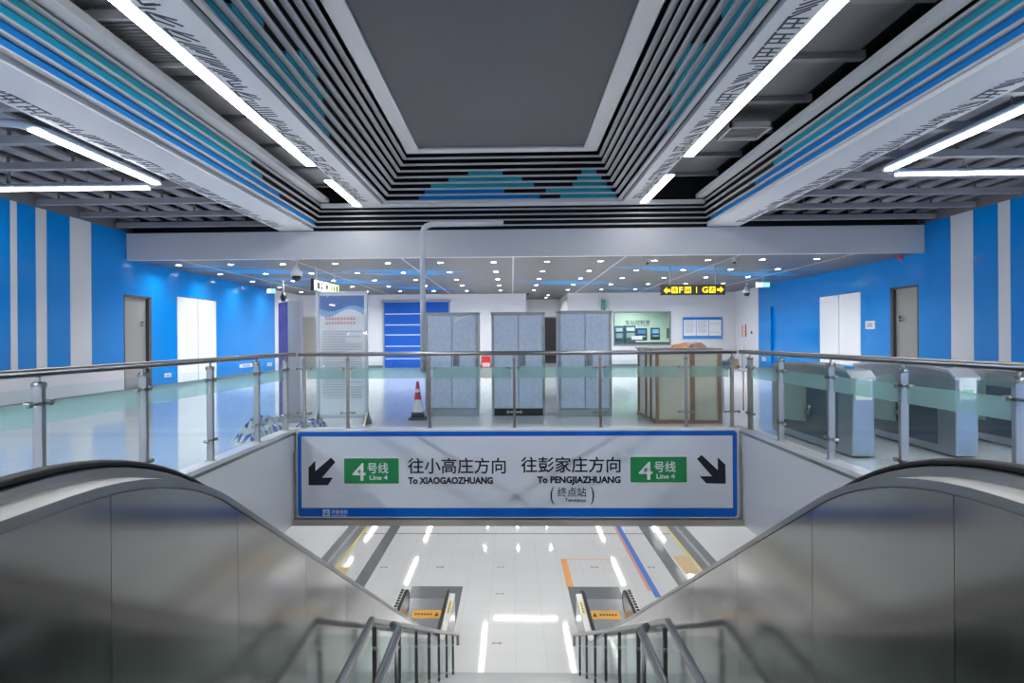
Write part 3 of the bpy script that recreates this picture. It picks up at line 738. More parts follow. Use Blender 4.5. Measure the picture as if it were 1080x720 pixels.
def escalator(s, label):
    r = thing('escalator', label, 'escalator', (s*2.6, 8, ZL))
    xn, xf = s*1.75, s*3.40                     # outer faces near the stairs / near the pit wall
    hn, hf = s*1.95, s*3.18                     # handrail centres
    P = prof()
    # stair side cladding: a plain trim line along the top and big sheets below it
    seams = [-.4, 1.3, 2.52, 3.71, 4.92, 6.12, 7.32, 8.52, 9.72, 10.92, 12.12, 13.32, 14.52, 15.72, 17.5]
    for k, (ya, yb) in enumerate(zip(seams, seams[1:])):
        b = MB(); pp = split_prof(P, ya+.002, yb-.002)
        top = [(y, z-.045) for y, z in pp]; bot = [(y, max(z-2.7, ZL+.01)) for y, z in pp]
        for i in range(len(pp)-1):
            tl_ = .006*((-1)**k); f0, f1 = [xn+s*tl_*((q-ya)/(yb-ya)-.5) for q in (top[i][0], top[i+1][0])]
            b.face([(f0, top[i][0], top[i][1]), (f1, top[i+1][0], top[i+1][1]), (f1, bot[i+1][0], bot[i+1][1]), (f0, bot[i][0], bot[i][1])], 0)
        b.build('cladding_panel', CLAD, r, fix=False)
    b = MB()
    for i in range(len(P)-1):
        (ya, za), (yb, zb) = P[i], P[i+1]
        xo = xn - s*.006
        b.mesh([(xo, ya, za), (xo, yb, zb), (xo, yb, zb-.041), (xo, ya, za-.041), (xn+s*.01, ya, za), (xn+s*.01, yb, zb), (xn+s*.01, yb, zb-.041), (xn+s*.01, ya, za-.041)],
               ((0,1,2,3), (4,5,1,0), (3,2,6,7)), 0)
        # backing sheet just behind the seams
        xb = xn+s*.012
        b.face([(xb, ya, za-.05), (xb, yb, zb-.05), (xb, yb, max(zb-2.7, ZL)), (xb, ya, max(za-2.7, ZL))], 1)
    b.build('cladding_trim', [CLADTRIM, SEAM], r, fix=False)
    # decks and the metal riser under each handrail
    for x0, x1, xr0, nm in ((xn, s*1.90, s*1.90, 'deck'), (xf, s*3.24, s*3.24, 'deck')):
        b = MB()
        for i in range(len(P)-1):
            (ya, za), (yb, zb) = P[i], P[i+1]
            b.face([(x0, ya, za), (x1, ya, za+.006), (x1, yb, zb+.006), (x0, yb, zb)], 0)
            b.face([(xr0, ya, za), (xr0, yb, zb), (xr0, yb, zb+.052), (xr0, ya, za+.052)], 1)
            b.face([(xr0-s*.003, ya, za+.022), (xr0-s*.003, yb, zb+.022), (xr0-s*.003, yb, zb+.028), (xr0-s*.003, ya, za+.028)], 2)
        b.build(nm, [DECK, STEEL, CLADTRIM], r, fix=False)
    # handrails with newel ends
    for hx in (hn, hf):
        hp = prof(.072)
        yb, zb = hp[-1]; ya, za = hp[0]; rr = .30
        path = [(hx, ya, za-2*rr)] + [(hx, ya-rr*math.sin(PI*k/8), za-rr-rr*math.cos(PI*k/8)) for k in range(1, 8)]
        path += [(hx, y, z) for y, z in hp] + [(hx, yb+rr*math.sin(PI*k/8), zb-rr+rr*math.cos(PI*k/8)) for k in range(1, 8)] + [(hx, yb, zb-2*rr)]
        b = MB(); b.tube(path, .045, 12, 0, ry=.019); b.build('handrail', RUBBER, r)
    # inner balustrade panels (steel), down to the skirt
    for hx in (hn, hf):
        b = MB()
        for i in range(len(P)-1):
            (ya, za), (yb, zb) = P[i], P[i+1]
            for dx, sg in ((-.03, 1), (.03, -1)):
                b.face([(hx+dx, ya, za+.055), (hx+dx, yb, zb+.055), (hx+dx, yb, zb-.95), (hx+dx, ya, za-.95)], 0)
        for (yy, zz, sg) in ((P[-1][0], P[-1][1], 1), (P[0][0], P[0][1], -1)):   # rounded newel plates
            pts = [(hx-.03, yy, zz+.055)] + [(hx-.03, yy+sg*.28*math.sin(PI*k/8), zz-.225+.28*math.cos(PI*k/8)) for k in range(1, 8)] + [(hx-.03, yy, zz-.52), (hx-.03, yy, zz-.9)]
            b.prism(pts, (.06, 0, 0), 0)
        b.build('inner_balustrade', CLADTRIM, r, fix=False)
    if True:  # far side outer sheet
        b = MB()
        for i in range(len(P)-1):
            (ya, za), (yb, zb) = P[i], P[i+1]
            b.face([(xf, ya, za), (xf, yb, zb), (xf, yb, max(zb-2.7, ZL+.01)), (xf, ya, max(za-2.7, ZL+.01))], 0)
        b.build('outer_cladding', CLAD, r, fix=False)
    # steps
    b = MB(); xs0, xs1 = s*2.06, s*3.07
    y = -.2; Q = prof(-.906)
    while y < 17.0:
        z = interp(Q, y); z2 = interp(Q, y+.4)
        b.box(xs0, xs1, y, y+.4, z-.25, z, 0); b.box(xs0, xs1, y, y+.03, z, z+.002, 1)
        for k in range(12):
            X = xs0 + (xs1-xs0)*(k+.5)/12; b.box(X-.008, X+.008, y+.03, y+.39, z, z+.006, 1)
        y += .4
    o = b.build('step_band', [CLADTRIM, NOSE], r)
    # landing plate with its dark margin
    b = MB(); b.box(s*1.75, s*3.45, 16.9, 20.3, ZL+.001, ZL+.010, 1); b.box(s*1.96, s*3.40, 17.0, 19.35, ZL+.010, ZL+.016, 0)
    lp = b.build('landing_plate', [mat('landing plate steel', (.52, .54, .58), .22, .8), BANDGREY], r)
    b = MB(); b.prism([(x, z, ZL+.016) for x, z in rrect(*sorted((s*2.25, s*3.12)), 17.95, 18.5, .04)], (0, 0, .004)); 
    b.build('warning_sticker', STICKER, lp)
    b = MB()
    for k in range(6): b.box(s*(2.52+k*.09), s*(2.58+k*.09), 18.16, 18.28, ZL+.020, ZL+.022)
    b.prism([(s*2.30, 18.1, ZL+.02), (s*2.44, 18.1, ZL+.02), (s*2.37, 18.36, ZL+.02)], (0, 0, .002)); b.build('sticker_print', SIGNBLACK, lp)
    # sticker on the near deck and the white deck end
    z = ZL+.906
    b = MB(); b.box(s*1.77, s*1.885, 15.9, 17.55, z+.006, z+.009, 1); b.box(s*1.79, s*1.865, 16.3, 17.1, z+.009, z+.012, 0)
    for k in range(4): b.box(s*1.81, s*1.845, 16.4+k*.16, 16.48+k*.16, z+.012, z+.013, 2)
    b.build('deck_sticker', [STICKYEL, WHITEPL, SIGNBLACK], r)
    # black brush teeth along the far deck
    b = MB()
    for k in range(8): b.box(s*3.28, s*3.36, 16.5+k*.18, 16.58+k*.18, z+.0, z+.03, 0)
    b.box(s*3.27, s*3.40, 16.3, 17.6, z, z+.006, 1)
    b.build('deck_brush', [BLACKPL, WHITEPL], r)
    return r
escalator(-1, 'left escalator with stainless steel side cladding and black handrails, going down to the platform')
escalator(1, 'right escalator with stainless steel side cladding and black handrails, going down to the platform')

# ================================================================== STAIRS
b = MB()
y, z = -.3, 0.0
W = 1.73
def step(y, z, d=.3):
    b.box(-W, W, y, y+d, z-.30, z, 0)
    b.box(-W, W, y, y+.05, z, z+.003, 1)
n = 15
for k in range(n):
    z -= .15; step(y, z); y += .30
b.box(-W, W, y, 6.0, z-.3, z, 0); y = 6.0; land = z
k = 0
while z > ZL+.16:
    z -= .15; step(y, z); y += .30
STAIR_END = y
struct(b.build('stairs', [GRANITE, NOSE]))
def stair_rail(s, label):
    r = thing('stair_railing', label, 'railing', (s*1.43, 8, land))
    X = s*1.47
    def zs(Y): return land - .5*(Y-6.0) if Y > 6 else land
    top = [(X, 3.9, land+.95), (X, 6.02, land+.95)] + [(X, 15.0, zs(15.0)+.93)]
    b = MB(); b.tube([(X, -.1, .98), (X, .2, .93), (X, 4.1, land+1.0), (X, 4.4, land+.95)] + top[1:] + [(X, 15.35, zs(15)+.78), (X, 15.35, zs(15)+.5)], .035, 12); b.build('handrail', CLADTRIM, r)
    X2 = s*1.12
    b = MB(); b.tube([(X2, .0, .85), (X2, 4.0, land+1.02), (X2, 4.35, land+1.05), (X2, 5.62, land+1.05), (X2+s*.08, 5.75, land+1.03)], .038, 12)
    for Y in (4.6, 5.5):
        b.tube([(X2, Y, land+1.03), (X2, Y, land+.1)], .018, 8)
    b.build('inner_handrail', CLADTRIM, r)
    ys = [4.67] + [6.15+1.32*k for k in range(7)]
    for Y in ys:
        zb = zs(Y)-.1; zt_ = zs(Y)+.90
        b = MB(); b.box(X-.022, X+.022, Y-.012, Y+.012, zb, zt_); p = b.build('post', NOSE, r)
        for z_ in (zt_-.22, zt_-.8):
            b = MB(); b.lathe((X-.02, Y, z_), [(.028, 0), (.028, .04)], 10, axis='X'); b.box(X-.01, X+.01, Y-.05, Y+.05, z_-.01, z_+.01)
            b.build('glass_clamp', STEEL, p)
    for a, c in zip(ys, ys[1:]):
        g = MB(); g.face([(X, a+.04, zs(a+.04)+.0), (X, c-.04, zs(c-.04)+.0), (X, c-.04, zs(c-.04)+.83), (X, a+.04, zs(a+.04)+.83)], 0); g.build('glass_panel', STAIRGLASS, r, fix=False)
stair_rail(-1, 'left steel and glass stair railing beside the left escalator')
stair_rail(1, 'right steel and glass stair railing beside the right escalator')

# ================================================================== BIG SIGN
YS = YE - .10
SGX = lambda px: at(px, 500, YS).x
def sp(px, py, dy=0):
    # sign-plane coordinates: flat rectangle fitted between the measured corners
    x0, x1 = at(313, 500, YS).x, at(778.5, 500, YS).x; zt_, zb_ = at(545, 453, YS).z, at(545, 546, YS).z
    return (x0 + (x1-x0)*(px-313)/(778.5-313), YS-dy, zt_ + (zb_-zt_)*(py-453)/(546-453))
sign = thing('direction_sign', 'wide blue-framed white sign giving the two Line 4 directions, over the stair opening', 'sign', (0, YS, -1.3))
def poly_on_sign(pts, dy, th=.004): return [Vector(sp(a, c, dy)) for a, c in pts], (0, -th, 0)
def rr(x0, x1, y0, y1, r): return [(a, -c) for a, c in rrect(x0, x1, -y1, -y0, r)]
b = MB(); pts, d = poly_on_sign(rr(313, 778.5, 453, 546, 4), -.08, .085); b.prism(pts, d, 0)
b.build('sign_body', WHITEPL, sign)
b = MB(); pts, d = poly_on_sign(rr(314.2, 777.3, 454.6, 544.6, 3.5), .005, .004); b.prism(pts, d, 0); b.build('border', SIGNBLUE, sign)
b = MB(); pts, d = poly_on_sign(rr(318.3, 772.6, 459.6, 535.2, .6), .009, .003); b.prism(pts, d, 0); b.build('face', SIGNWHITE, sign)
c3 = lambda p: (300+p[0]/4.5, 440+p[1]/4.5)
c4 = lambda p: (540+p[0]/4.32, 440+p[1]/4.32)
for pl, fn in (([(117,320),(117,235),(150,203),(150,252),(226,188),(246,210),(182,284),(234,284),(210,320)], c3),
               ([(845,190),(866,172),(938,240),(938,183),(972,216),(973,302),(886,300),(856,268),(912,268)], c4)):
    b = MB(); pts, d = poly_on_sign([fn(p) for p in pl], .012); b.prism(pts, d); b.build('arrow', SIGNBLACK, sign)
def stext(s, x0, x1, ybase, hpx, m, parent=sign, bold=.002, dy=.014, cap=.70, label=None):
    size = hpx*(sp(0, 100)[2]-sp(0, 101)[2])/cap
    a = sp(x0, ybase, dy); c = sp(x1, ybase, dy)
    return letters('lettering', s, size, a, m, parent, width=c[0]-a[0], bold=bold, depth=.004, label=label)
for gx0, gx1, gy0, gy1 in ((363, 423.5, 481.5, 510.5), (665, 726, 480.5, 509.5)):
    b = MB(); pts, d = poly_on_sign(rr(gx0, gx1, gy0, gy1, 1.5), .012); b.prism(pts, d, 0)
    pts, d = poly_on_sign(rr(gx0+1.2, gx1-1.2, gy0+1.2, gy1-1.2, 1), .016); b.prism(pts, d, 1)
    bd = b.build('line_badge', [PALE, SIGNGREEN], sign)
    o = gx0-363; q = gy0-481.5
    stext('4', 373+o, 387+o, 506.2+q, 18.5, PALE, bd, .003, .021)
    stext('号线', 389+o, 411.3+o, 497.6+q, 10.2, PALE, bd, .002, .021, cap=.84)
    stext('Line 4', 391.3+o, 410.3+o, 505.2+q, 4.6, PALE, bd, .002, .021)
stext('往小高庄方向', 432, 535.5, 497.4, 15.0, SIGNBLACK, bold=.003, cap=.86)
stext('To XIAOGAOZHUANG', 432, 522, 509.5, 6.6, SIGNBLACK, bold=.0055)
stext('往彭家庄方向', 551.7, 656, 496.4, 15.0, SIGNBLACK, bold=.003, cap=.86)
stext('To PENGJIAZHUANG', 568.5, 656, 508.8, 6.6, SIGNBLACK, bold=.0055)
stext('(', 582.3, 586, 527, 14, SIGNBLACK, bold=.001)
stext(')', 624.5, 628.2, 527, 14, SIGNBLACK, bold=.001)
stext('终点站', 589.7, 620, 522.6, 9.2, SIGNBLACK, bold=.0005, cap=.86)
stext('Terminus', 597.3, 619.6, 528.6, 3.4, SIGNBLACK, bold=.001)
b = MB(); pts, d = poly_on_sign(rr(341, 348.3, 537, 544, .6), .010); b.prism(pts, d, 0)
pts, d = poly_on_sign([(344.6+2.6*math.cos(2*PI*k/16), 540.5+2.6*math.sin(2*PI*k/16)) for k in range(16)], .0145); b.prism(pts, d, 1)
pts, d = poly_on_sign([(344.6+1.7*math.cos(2*PI*k/16), 540.5+1.7*math.sin(2*PI*k/16)) for k in range(16)], .0185, .003); b.prism(pts, d, 0)
pts, d = poly_on_sign([(343.9, 539.4), (345.3, 539.4), (345.3, 543), (343.9, 543)], .0215, .002); b.prism(pts, d, 1)
b.build('logo', [WHITEPL, SIGNBLUE], sign, label='small white square logo with a ring')
stext('济南地铁', 350, 367.5, 541.3, 4.0, PALE, bold=0, cap=.86, dy=.010)
stext('JINAN METRO', 351, 366.5, 544.0, 1.4, PALE, bold=0, dy=.010)

# ================================================================== UPPER LEVEL OBJECTS
def gx(px, Y): return at(px, 400, Y).x
# white gooseneck pole behind the back rail
r = thing('gooseneck_pole', 'tall white gooseneck pole rising behind the back handrail', 'pole', (gx(446.8, 9.66), 9.66, .95))
X = gx(446.6, 9.66); zt_ = at(446, 236.5, 9.66).z; xe = at(531, 236, 9.66).x
Yp = 9.66
b = MB(); b.tube([(X, Yp, .95), (X, Yp, zt_-.16), (X+.02, Yp, zt_-.08), (X+.06, Yp, zt_-.03), (X+.14, Yp, zt_), (xe, Yp, zt_+.005)], .045, 14); b.build('pipe', WHITE_ALU, r)
for z in (1.0, 1.14):
    b = MB(); b.lathe((X, Yp, z), [(.052, 0), (.052, .025)], 16); b.box(X, -1.36, Yp-.055, Yp-.03, z, z+.025); b.build('bracket', STEEL, r)
# steel cabinets in film
def cabinet(px0, px1, pyt, Yf, label, dark_base):
    x0, x1 = gx(px0, Yf), gx(px1, Yf); zt_ = at((px0+px1)/2, pyt, Yf).z; D = .55; pb = .14
    r = thing('steel_cabinet', label, 'cabinet', ((x0+x1)/2, Yf+D/2, 0), 'film wrapped steel cabinets behind the back railing')
    b = MB(); b.box(x0, x1, Yf+.03, Yf+D, pb, zt_-.01, 0)
    for a, c in ((x0, x0+.045), (x1-.045, x1)): b.box(a, c, Yf, Yf+.04, 0, zt_, 0)
    b.box(x0, x1, Yf, Yf+.04, zt_-.04, zt_, 0)
    b.box(x0-.015, x1+.015, Yf-.01, Yf+D, zt_, zt_+.02, 0)
    b.build('carcass', GALV, r, bevel=.004)
    b = MB()
    if dark_base: b.box(x0+.05, x1-.05, Yf+.05, Yf+.08, .0, pb, 0)
    else: b.box(x0+.045, x1-.045, Yf+.01, Yf+.05, .0, pb, 0)
    b.box(x0+.02, x1-.02, Yf+.1, Yf+D-.02, 0, pb, 0)
    b.build('plinth', BLACKPL if dark_base else GALV, r)
    xm = (x0+x1)/2
    for k, (a, c) in enumerate(((x0+.05, xm-.006), (xm+.006, x1-.05))):
        b = MB(); b.box(a, c, Yf-.004, Yf+.03, pb+.02, zt_-.045); d = b.build('door', FILM, r, bevel=.004)
        h = MB(); hx = xm+.05 if k else xm-.05
        if k:
            h.box(hx-.03, hx+.09, Yf-.012, Yf-.004, .97, 1.19); h.tube([(hx, Yf-.01, 1.0), (hx, Yf-.06, 1.0), (hx, Yf-.06, 1.16), (hx, Yf-.01, 1.16)], .009, 6); h.box(hx+.03, hx+.07, Yf-.02, Yf-.012, 1.03, 1.13)
            h.build('handle', CLADTRIM, d)
        hg = MB(); ex = x0+.03 if k == 0 else x1-.03
        for z in (.38, 1.05, zt_-.3): hg.box(ex-.022, ex+.022, Yf-.025, Yf, z-.06, z+.06)
        hg.build('hinge', STEEL, d)
    return r
cabinet(448.5, 505, 330.5, 11.75, 'blue-filmed two-door steel cabinet nearest the traffic cone, with a torn film corner at top', False)
cabinet(518.5, 575, 330, 11.75, 'blue-filmed two-door steel cabinet in the middle, with a dark gap under its doors', True)
cabinet(589, 645.5, 328.5, 11.65, 'blue-filmed two-door steel cabinet at right, next to the dark corridor door', False)
b = MB(); Yq = 11.72
q = [at(478, 340, Yq), at(481, 335, Yq), at(491, 333, Yq), at(500, 331.5, Yq), at(489, 335.5, Yq), at(484, 338, Yq)]
b.prism(q, (0, -.01, 0)); tag(b.build('torn_film', WHITEPL), 'torn white flap of film at the top of the cabinet nearest the cone', 'film')
# traffic cone
cx = gx(440.5, 11.3)
r = thing('traffic_cone', 'red and white striped traffic cone with a dark base, behind the back railing', 'traffic cone', (cx, 11.3, 0))
b = MB(); b.prism([(cx+a, 11.3+c, 0) for a, c in rrect(-.16, .16, -.16, .16, .04)], (0, 0, .045)); b.build('base', CONEGREY, r)
b = MB(); b.lathe((cx, 11.3, .045), [(.125, 0), (.118, .09), (.105, .1), (.088, .20), (.070, .33), (.050, .47), (.042, .53), (.026, .66), (.02, .67)], 20, mis=[1, 1, 2, 2, 0, 2, 0, 0, 0])
b.build('cone_body', [CONERED, CONEGREY, WHITEPL], r)
# wrapped display board
def wave_mat():
    m = bpy.data.materials.new('poster print'); m.use_nodes = True; return m
POST_W = mat('poster paper', (.93, .94, .96), .25, bump=.5, bscale=9, noise=.06, nscale=5)
POST_B = mat('poster blue', (.0, .12, .46), .25, bump=.5, bscale=9)
POST_C = mat('poster light blue', (.25, .50, .80), .25, bump=.5, bscale=9)
TXT = mat('grey poster text', (.34, .37, .42), .5); TXTR = mat('red poster text', (.75, .22, .20), .5)
SHEET = glass_mat('plastic wrap', (.97, .98, .99), diff=.22, dcol=(.95, .97, 1))
Yb_ = 10.75
x0, x1 = gx(334.5, Yb_), gx(388, Yb_); zt_ = at(361, 307.5, Yb_).z
r = thing('display_board', 'tall plastic-wrapped display board with a blue header and red title behind the railing', 'display board', ((x0+x1)/2, Yb_, 0))
b = MB()
b.box(x0, x0+.045, Yb_-.03, Yb_+.05, 0, zt_); b.box(x1-.045, x1, Yb_-.03, Yb_+.05, 0, zt_); b.box(x0, x1, Yb_-.03, Yb_+.05, zt_-.04, zt_); b.box(x0, x1, Yb_-.03, Yb_+.05, .10, .16)
b.build('frame', WHITE_ALU, r, bevel=.006)
b = MB(); b.box(x0+.045, x1-.045, Yb_, Yb_+.02, .16, zt_-.04, 0)
hw = x1-x0-.12; n = 16
pts = [(x0+.06, Yb_, zt_-.07)] + [(x0+.06+hw*k/n, Yb_, zt_-.30-.05*math.sin(k/n*2*PI)-(.0)) for k in range(n+1)] + [(x1-.06, Yb_, zt_-.07)]
b.prism(pts, (0, -.004, 0), 1)
pts = [(x0+.06+hw*k/n, Yb_, zt_-.30-.05*math.sin(k/n*2*PI)) for k in range(n+1)] + [(x0+.06+hw*k/n, Yb_, zt_-.38-.07*math.sin(k/n*2*PI+.5)) for k in range(n, -1, -1)]
b.prism(pts, (0, -.003, 0), 2)
b.build('poster', [POST_W, POST_B, POST_C], r)
b = MB(); R = random.Random(5)
def textrow(xa, xb, z, h, mi, y=Yb_-.004):
    x = xa
    while x < xb:
        w = h*R.uniform(.7, .95); b.box(x, x+w, y-.002, y, z, z+h*.25, mi); b.box(x, x+w*.3, y-.002, y, z, z+h, mi); b.box(x+w*.45, x+w*.7, y-.002, y, z+h*.3, z+h*.9, mi); x += h*1.1
textrow(x0+.16, x1-.22, zt_-.50, .05, 1); textrow(x0+.16, x1-.22, zt_-.58, .05, 1)
z = zt_-.72
while z > .45: textrow(x0+.10, x1-.11 - (R.random() < .2)*.3, z, .024, 0); z -= .045
b.build('print', [TXT, TXTR], r)
b = MB()
for X in (x0+.01, x1-.01):
    b.prism([(X-.02, Yb_-.28, 0), (X-.02, Yb_+.28, 0), (X-.02, Yb_+.04, .22), (X-.02, Yb_-.04, .22)], (.04, 0, 0))
    b.prism([(X-.09, Yb_-.05, 0), (X+.09, Yb_-.05, 0), (X+.02, Yb_-.05, .22), (X-.02, Yb_-.05, .22)], (0, .02, 0))
b.build('foot', STEEL, r)
def wrinkle(b, x0, x1, y, z0, z1, nx, nz, amp, seed):
    R = random.Random(seed); g = [[(x0+(x1-x0)*i/nx, y+R.uniform(-amp, amp), z0+(z1-z0)*j/nz) for i in range(nx+1)] for j in range(nz+1)]
    for j in range(nz):
        for i in range(nx): b.face([g[j][i], g[j][i+1], g[j+1][i+1], g[j+1][i]], 0)
b = MB(); wrinkle(b, x0-.01, x1+.01, Yb_-.05, .1, zt_+.01, 8, 26, .012, 3); b.build('plastic_wrap', SHEET, r, fix=False)
# purple and silver light box standing behind the corner post
Yc_ = 10.9
r = thing('display_board', 'tall narrow purple-faced display board wrapped in film, behind the left corner of the railing', 'display board', (gx(304, Yc_), Yc_+.1, 0))
xa, xm, xb = gx(293, Yc_+.3), gx(304, Yc_), gx(316, Yc_+.12); zt_ = at(305, 317, Yc_).z
PURP = mat('purple print', (.10, .09, .38), .2, noise=.9, nscale=3.5, bump=.5, bscale=8)
SILV = mat('silver foil wrap', (.55, .57, .62), .3, .5, bump=.5, bscale=10)
b = MB(); th = .03
b.prism([(xa, Yc_+.35, .08), (xm, Yc_, .08), (xm+.01, Yc_+.06, .08), (xa+.03, Yc_+.38, .08)], (0, 0, zt_-.10), 0); b.build('printed_face', PURP, r)
b = MB(); b.prism([(xm, Yc_, .08), (xb, Yc_+.16, .08), (xb-.06, Yc_+.5, .08), (xa+.03, Yc_+.38, .08)], (0, 0, zt_-.08), 0); b.build('wrapped_side', SILV, r)
b = MB(); b.prism([(xa-.05, Yc_+.3, 0), (xm, Yc_-.08, 0), (xb+.08, Yc_+.12, 0), (xb, Yc_+.55, 0)], (0, 0, .08)); b.build('base', GALV, r)
# heap of plastic wrapping on the floor
def heap(pts, name, label, m, seed, hz):
    """irregular low pile: noisy height field inside a polygon strip"""
    R = random.Random(seed); b = MB(); (ax, ay), (bx, by), w = pts; n1, n2 = 22, 10
    g = []
    for i in range(n1+1):
        row = []
        for j in range(n2+1):
            u, v = i/n1, j/n2
            h = hz*math.sin(PI*u)**.5*math.sin(PI*v)**.6*(1+R.uniform(-.35, .35)) if 0 < i < n1 and 0 < j < n2 else 0
            X = ax+(bx-ax)*u + (v-.5)*w*(.6+.4*math.sin(PI*u)); Y = ay+(by-ay)*u
            row.append((X+R.uniform(-.02, .02), Y+R.uniform(-.03, .03), h+.003))
        g.append(row)
    for i in range(n1):
        for j in range(n2): b.face([g[i][j], g[i+1][j], g[i+1][j+1]], int(R.random() < .28)); b.face([g[i][j], g[i+1][j+1], g[i][j+1]], int(R.random() < .28))
    return tag(b.build(name, m), label, 'plastic sheet')
heap(((-4.02, 8.75), (-3.98, 10.1), .45), 'plastic_sheeting', 'crumpled clear and blue plastic sheeting on the floor behind the left railing', [mat('crumpled film', (.62, .68, .74), .15, .2), mat('blue crumpled film', (.08, .14, .45), .2)], 4, .26)
heap(((-3.7, 10.3), (-3.3, 10.4), .25), 'plastic_sheeting', 'small crumpled clear plastic heap at the foot of the purple display board', [mat('crumpled film b', (.66, .71, .76), .15, .2), mat('blue crumpled film b', (.12, .2, .5), .2)], 9, .12)
# crate
Yk_ = 10.65
x0, x1 = gx(691.5, Yk_), gx(760.5, Yk_); zt_ = at(720, 367.5, Yk_).z; Yr = Yk_+1.5
r = thing('packing_crate', 'cream packing crate with brown wooden battens, right behind the back railing', 'crate', ((x0+x1)/2, Yk_+.7, 0))
b = MB(); b.box(x0+.01, x1-.01, Yk_+.02, Yr, .06, zt_-.02); b.build('panel', CREAM, r)
def batten(bx): o = MB(); o.box(*bx); o.build('batten', WOOD, r)
for a, c in ((0, .055), (.60, .68), (1.08, 1.15)):
    batten((x0+a, x0+c, Yk_, Yk_+.02, .0, zt_-.02))
batten((x0, x1, Yk_-.01, Yk_, 0, .055))
for a in (0.35, .75, 1.4): batten((x0-.012, x0+.01, Yk_+a, Yk_+a+.07, 0, zt_-.02))
batten((x0-.02, x0-.012, Yk_, Yr, 0, .055)); 
b = MB(); b.box(x0-.05, x1+.02, Yk_-.03, Yr+.02, zt_-.02, zt_+.005); b.build('lid', mat('crate lid', (.34, .30, .26), .4), r)
# papers and gloves on the crate
zc = zt_ + .006
def blob(px, py, Y, sx, sz, m, name, label, cat, seed):
    p = at(px, py, Y); R = random.Random(seed); b = MB()
    n1, n2 = 10, 6; g = []
    for i in range(n1+1):
        row = []
        for j in range(n2+1):
            u, v = i/n1*2-1, j/n2*2-1
            h = sz*max(0, (1-u*u))**.5*max(0, 1-v*v)**.5*(1+R.uniform(-.3, .3))
            row.append((p.x+u*sx, Y+v*.14+R.uniform(-.01, .01), zc+h))
        g.append(row)
    for i in range(n1):
        for j in range(n2): b.face([g[i][j], g[i+1][j], g[i+1][j+1], g[i][j+1]])
    return tag(b.build(name, m), label, cat)
blob(716, 365, 11.0, .14, .07, mat('orange paper', (.85, .42, .16), .5), 'paper_bundle', 'crumpled yellow-orange paper lying on top of the crate', 'paper', 1)
blob(725, 363, 11.45, .13, .10, mat('pink paper', (.72, .42, .38), .5), 'paper_bundle', 'crumpled pink paper in the middle of the crate top', 'paper', 2)
blob(736, 363, 11.1, .14, .09, mat('brown cloth', (.42, .27, .20), .6), 'work_glove', 'brown work glove heap at the right end of the crate top', 'glove', 3)
# clutter on a low stand beyond the crate
p = at(770, 382, 12.4)
r = thing('folding_stand', 'low folding stand with a white shelf, right of the crate', 'stand', (p.x, 12.4, 0))
b = MB(); b.box(p.x-.22, p.x+.35, 12.2, 12.6, .82, .86); b.build('shelf', WHITEPL, r)
for a in (-.2, .33):
    for c in (12.22, 12.58): b = MB(); b.tube([(p.x+a, c, 0), (p.x+a, c, .82)], .015, 8); b.build('leg', STEEL, r)
for k, (dx, col, nm, lb) in enumerate((( -.14, (.05, .15, .28), 'tool_bag', 'dark blue tool bag on the folding stand right of the crate'), (.06, (.45, .30, .18), 'cardboard_box', 'small brown cardboard box on the folding stand'))):
    b = MB(); b.box(p.x+dx-.09, p.x+dx+.09, 12.3, 12.5, .861, 1.02+.04*k); tag(b.build(nm, mat(nm, col, .6, noise=.3), bevel=.02), lb, nm.split('_')[1])
r = thing('water_bottle', 'small clear water bottle standing on the folding stand beside the crate', 'bottle', (p.x+.25, 12.35, .86))
b = MB(); b.lathe((p.x+.25, 12.35, .862), [(.032, 0), (.034, .02), (.034, .32), (.014, .40), (.014, .43)], 14); b.build('bottle_body', mat('bottle', (.6, .72, .8), .1), r)
b = MB(); b.lathe((p.x+.25, 12.35, 1.292), [(.016, 0), (.016, .03)], 12); b.build('cap', WHITEPL, r)

# hydrant box far away
p0, p1 = at(508, 388, 31.5), at(517.5, 375.5, 31.5)
r = thing('hydrant_box', 'small red fire box standing by the far wall between the first two cabinets', 'fire box', ((p0.x+p1.x)/2, 31.5, 0))
b = MB(); b.box(p0.x, p1.x, 31.4, 31.75, 0, p1.z); b.build('box_body', RED, r, bevel=.01)
b = MB(); b.box(p0.x+.04, p1.x-.04, 31.385, 31.4, .05, .26); b.build('label_plate', mat('pink plate', (.8, .5, .5), .4), r)
# notice board on far wall
p0, p1 = at(720, 357.3, YB), at(761.5, 334.3, YB)
r = thing('notice_board', 'wide blue-framed notice board with three white sheets on the far wall', 'notice board', ((p0.x+p1.x)/2, YB-.05, p0.z))
b = MB(); b.box(p0.x, p1.x, YB-.05, YB-.004, p0.z, p1.z); b.build('board', mat('board blue', (.04, .25, .62), .3), r)
w = (p1.x-p0.x-.12)/3
for k in range(3):
    a = p0.x+.05+k*(w+.012)
    b = MB(); b.box(a, a+w-.02, YB-.056, YB-.05, p0.z+.16, p1.z-.14, 0)
    z = p1.z-.22; R = random.Random(k)
    while z > p0.z+.25:
        if k < 2 or R.random() < .2: b.box(a+.05, a+w-.07-R.random()*.1, YB-.058, YB-.056, z, z+.02, 1)
        z -= .06
    b.box(a+.05, a+w-.1, YB-.056, YB-.051, p1.z-.10, p1.z-.04, 2)
    b.build('sheet', [WHITEPL, TXT, SIGNBLUE], r)
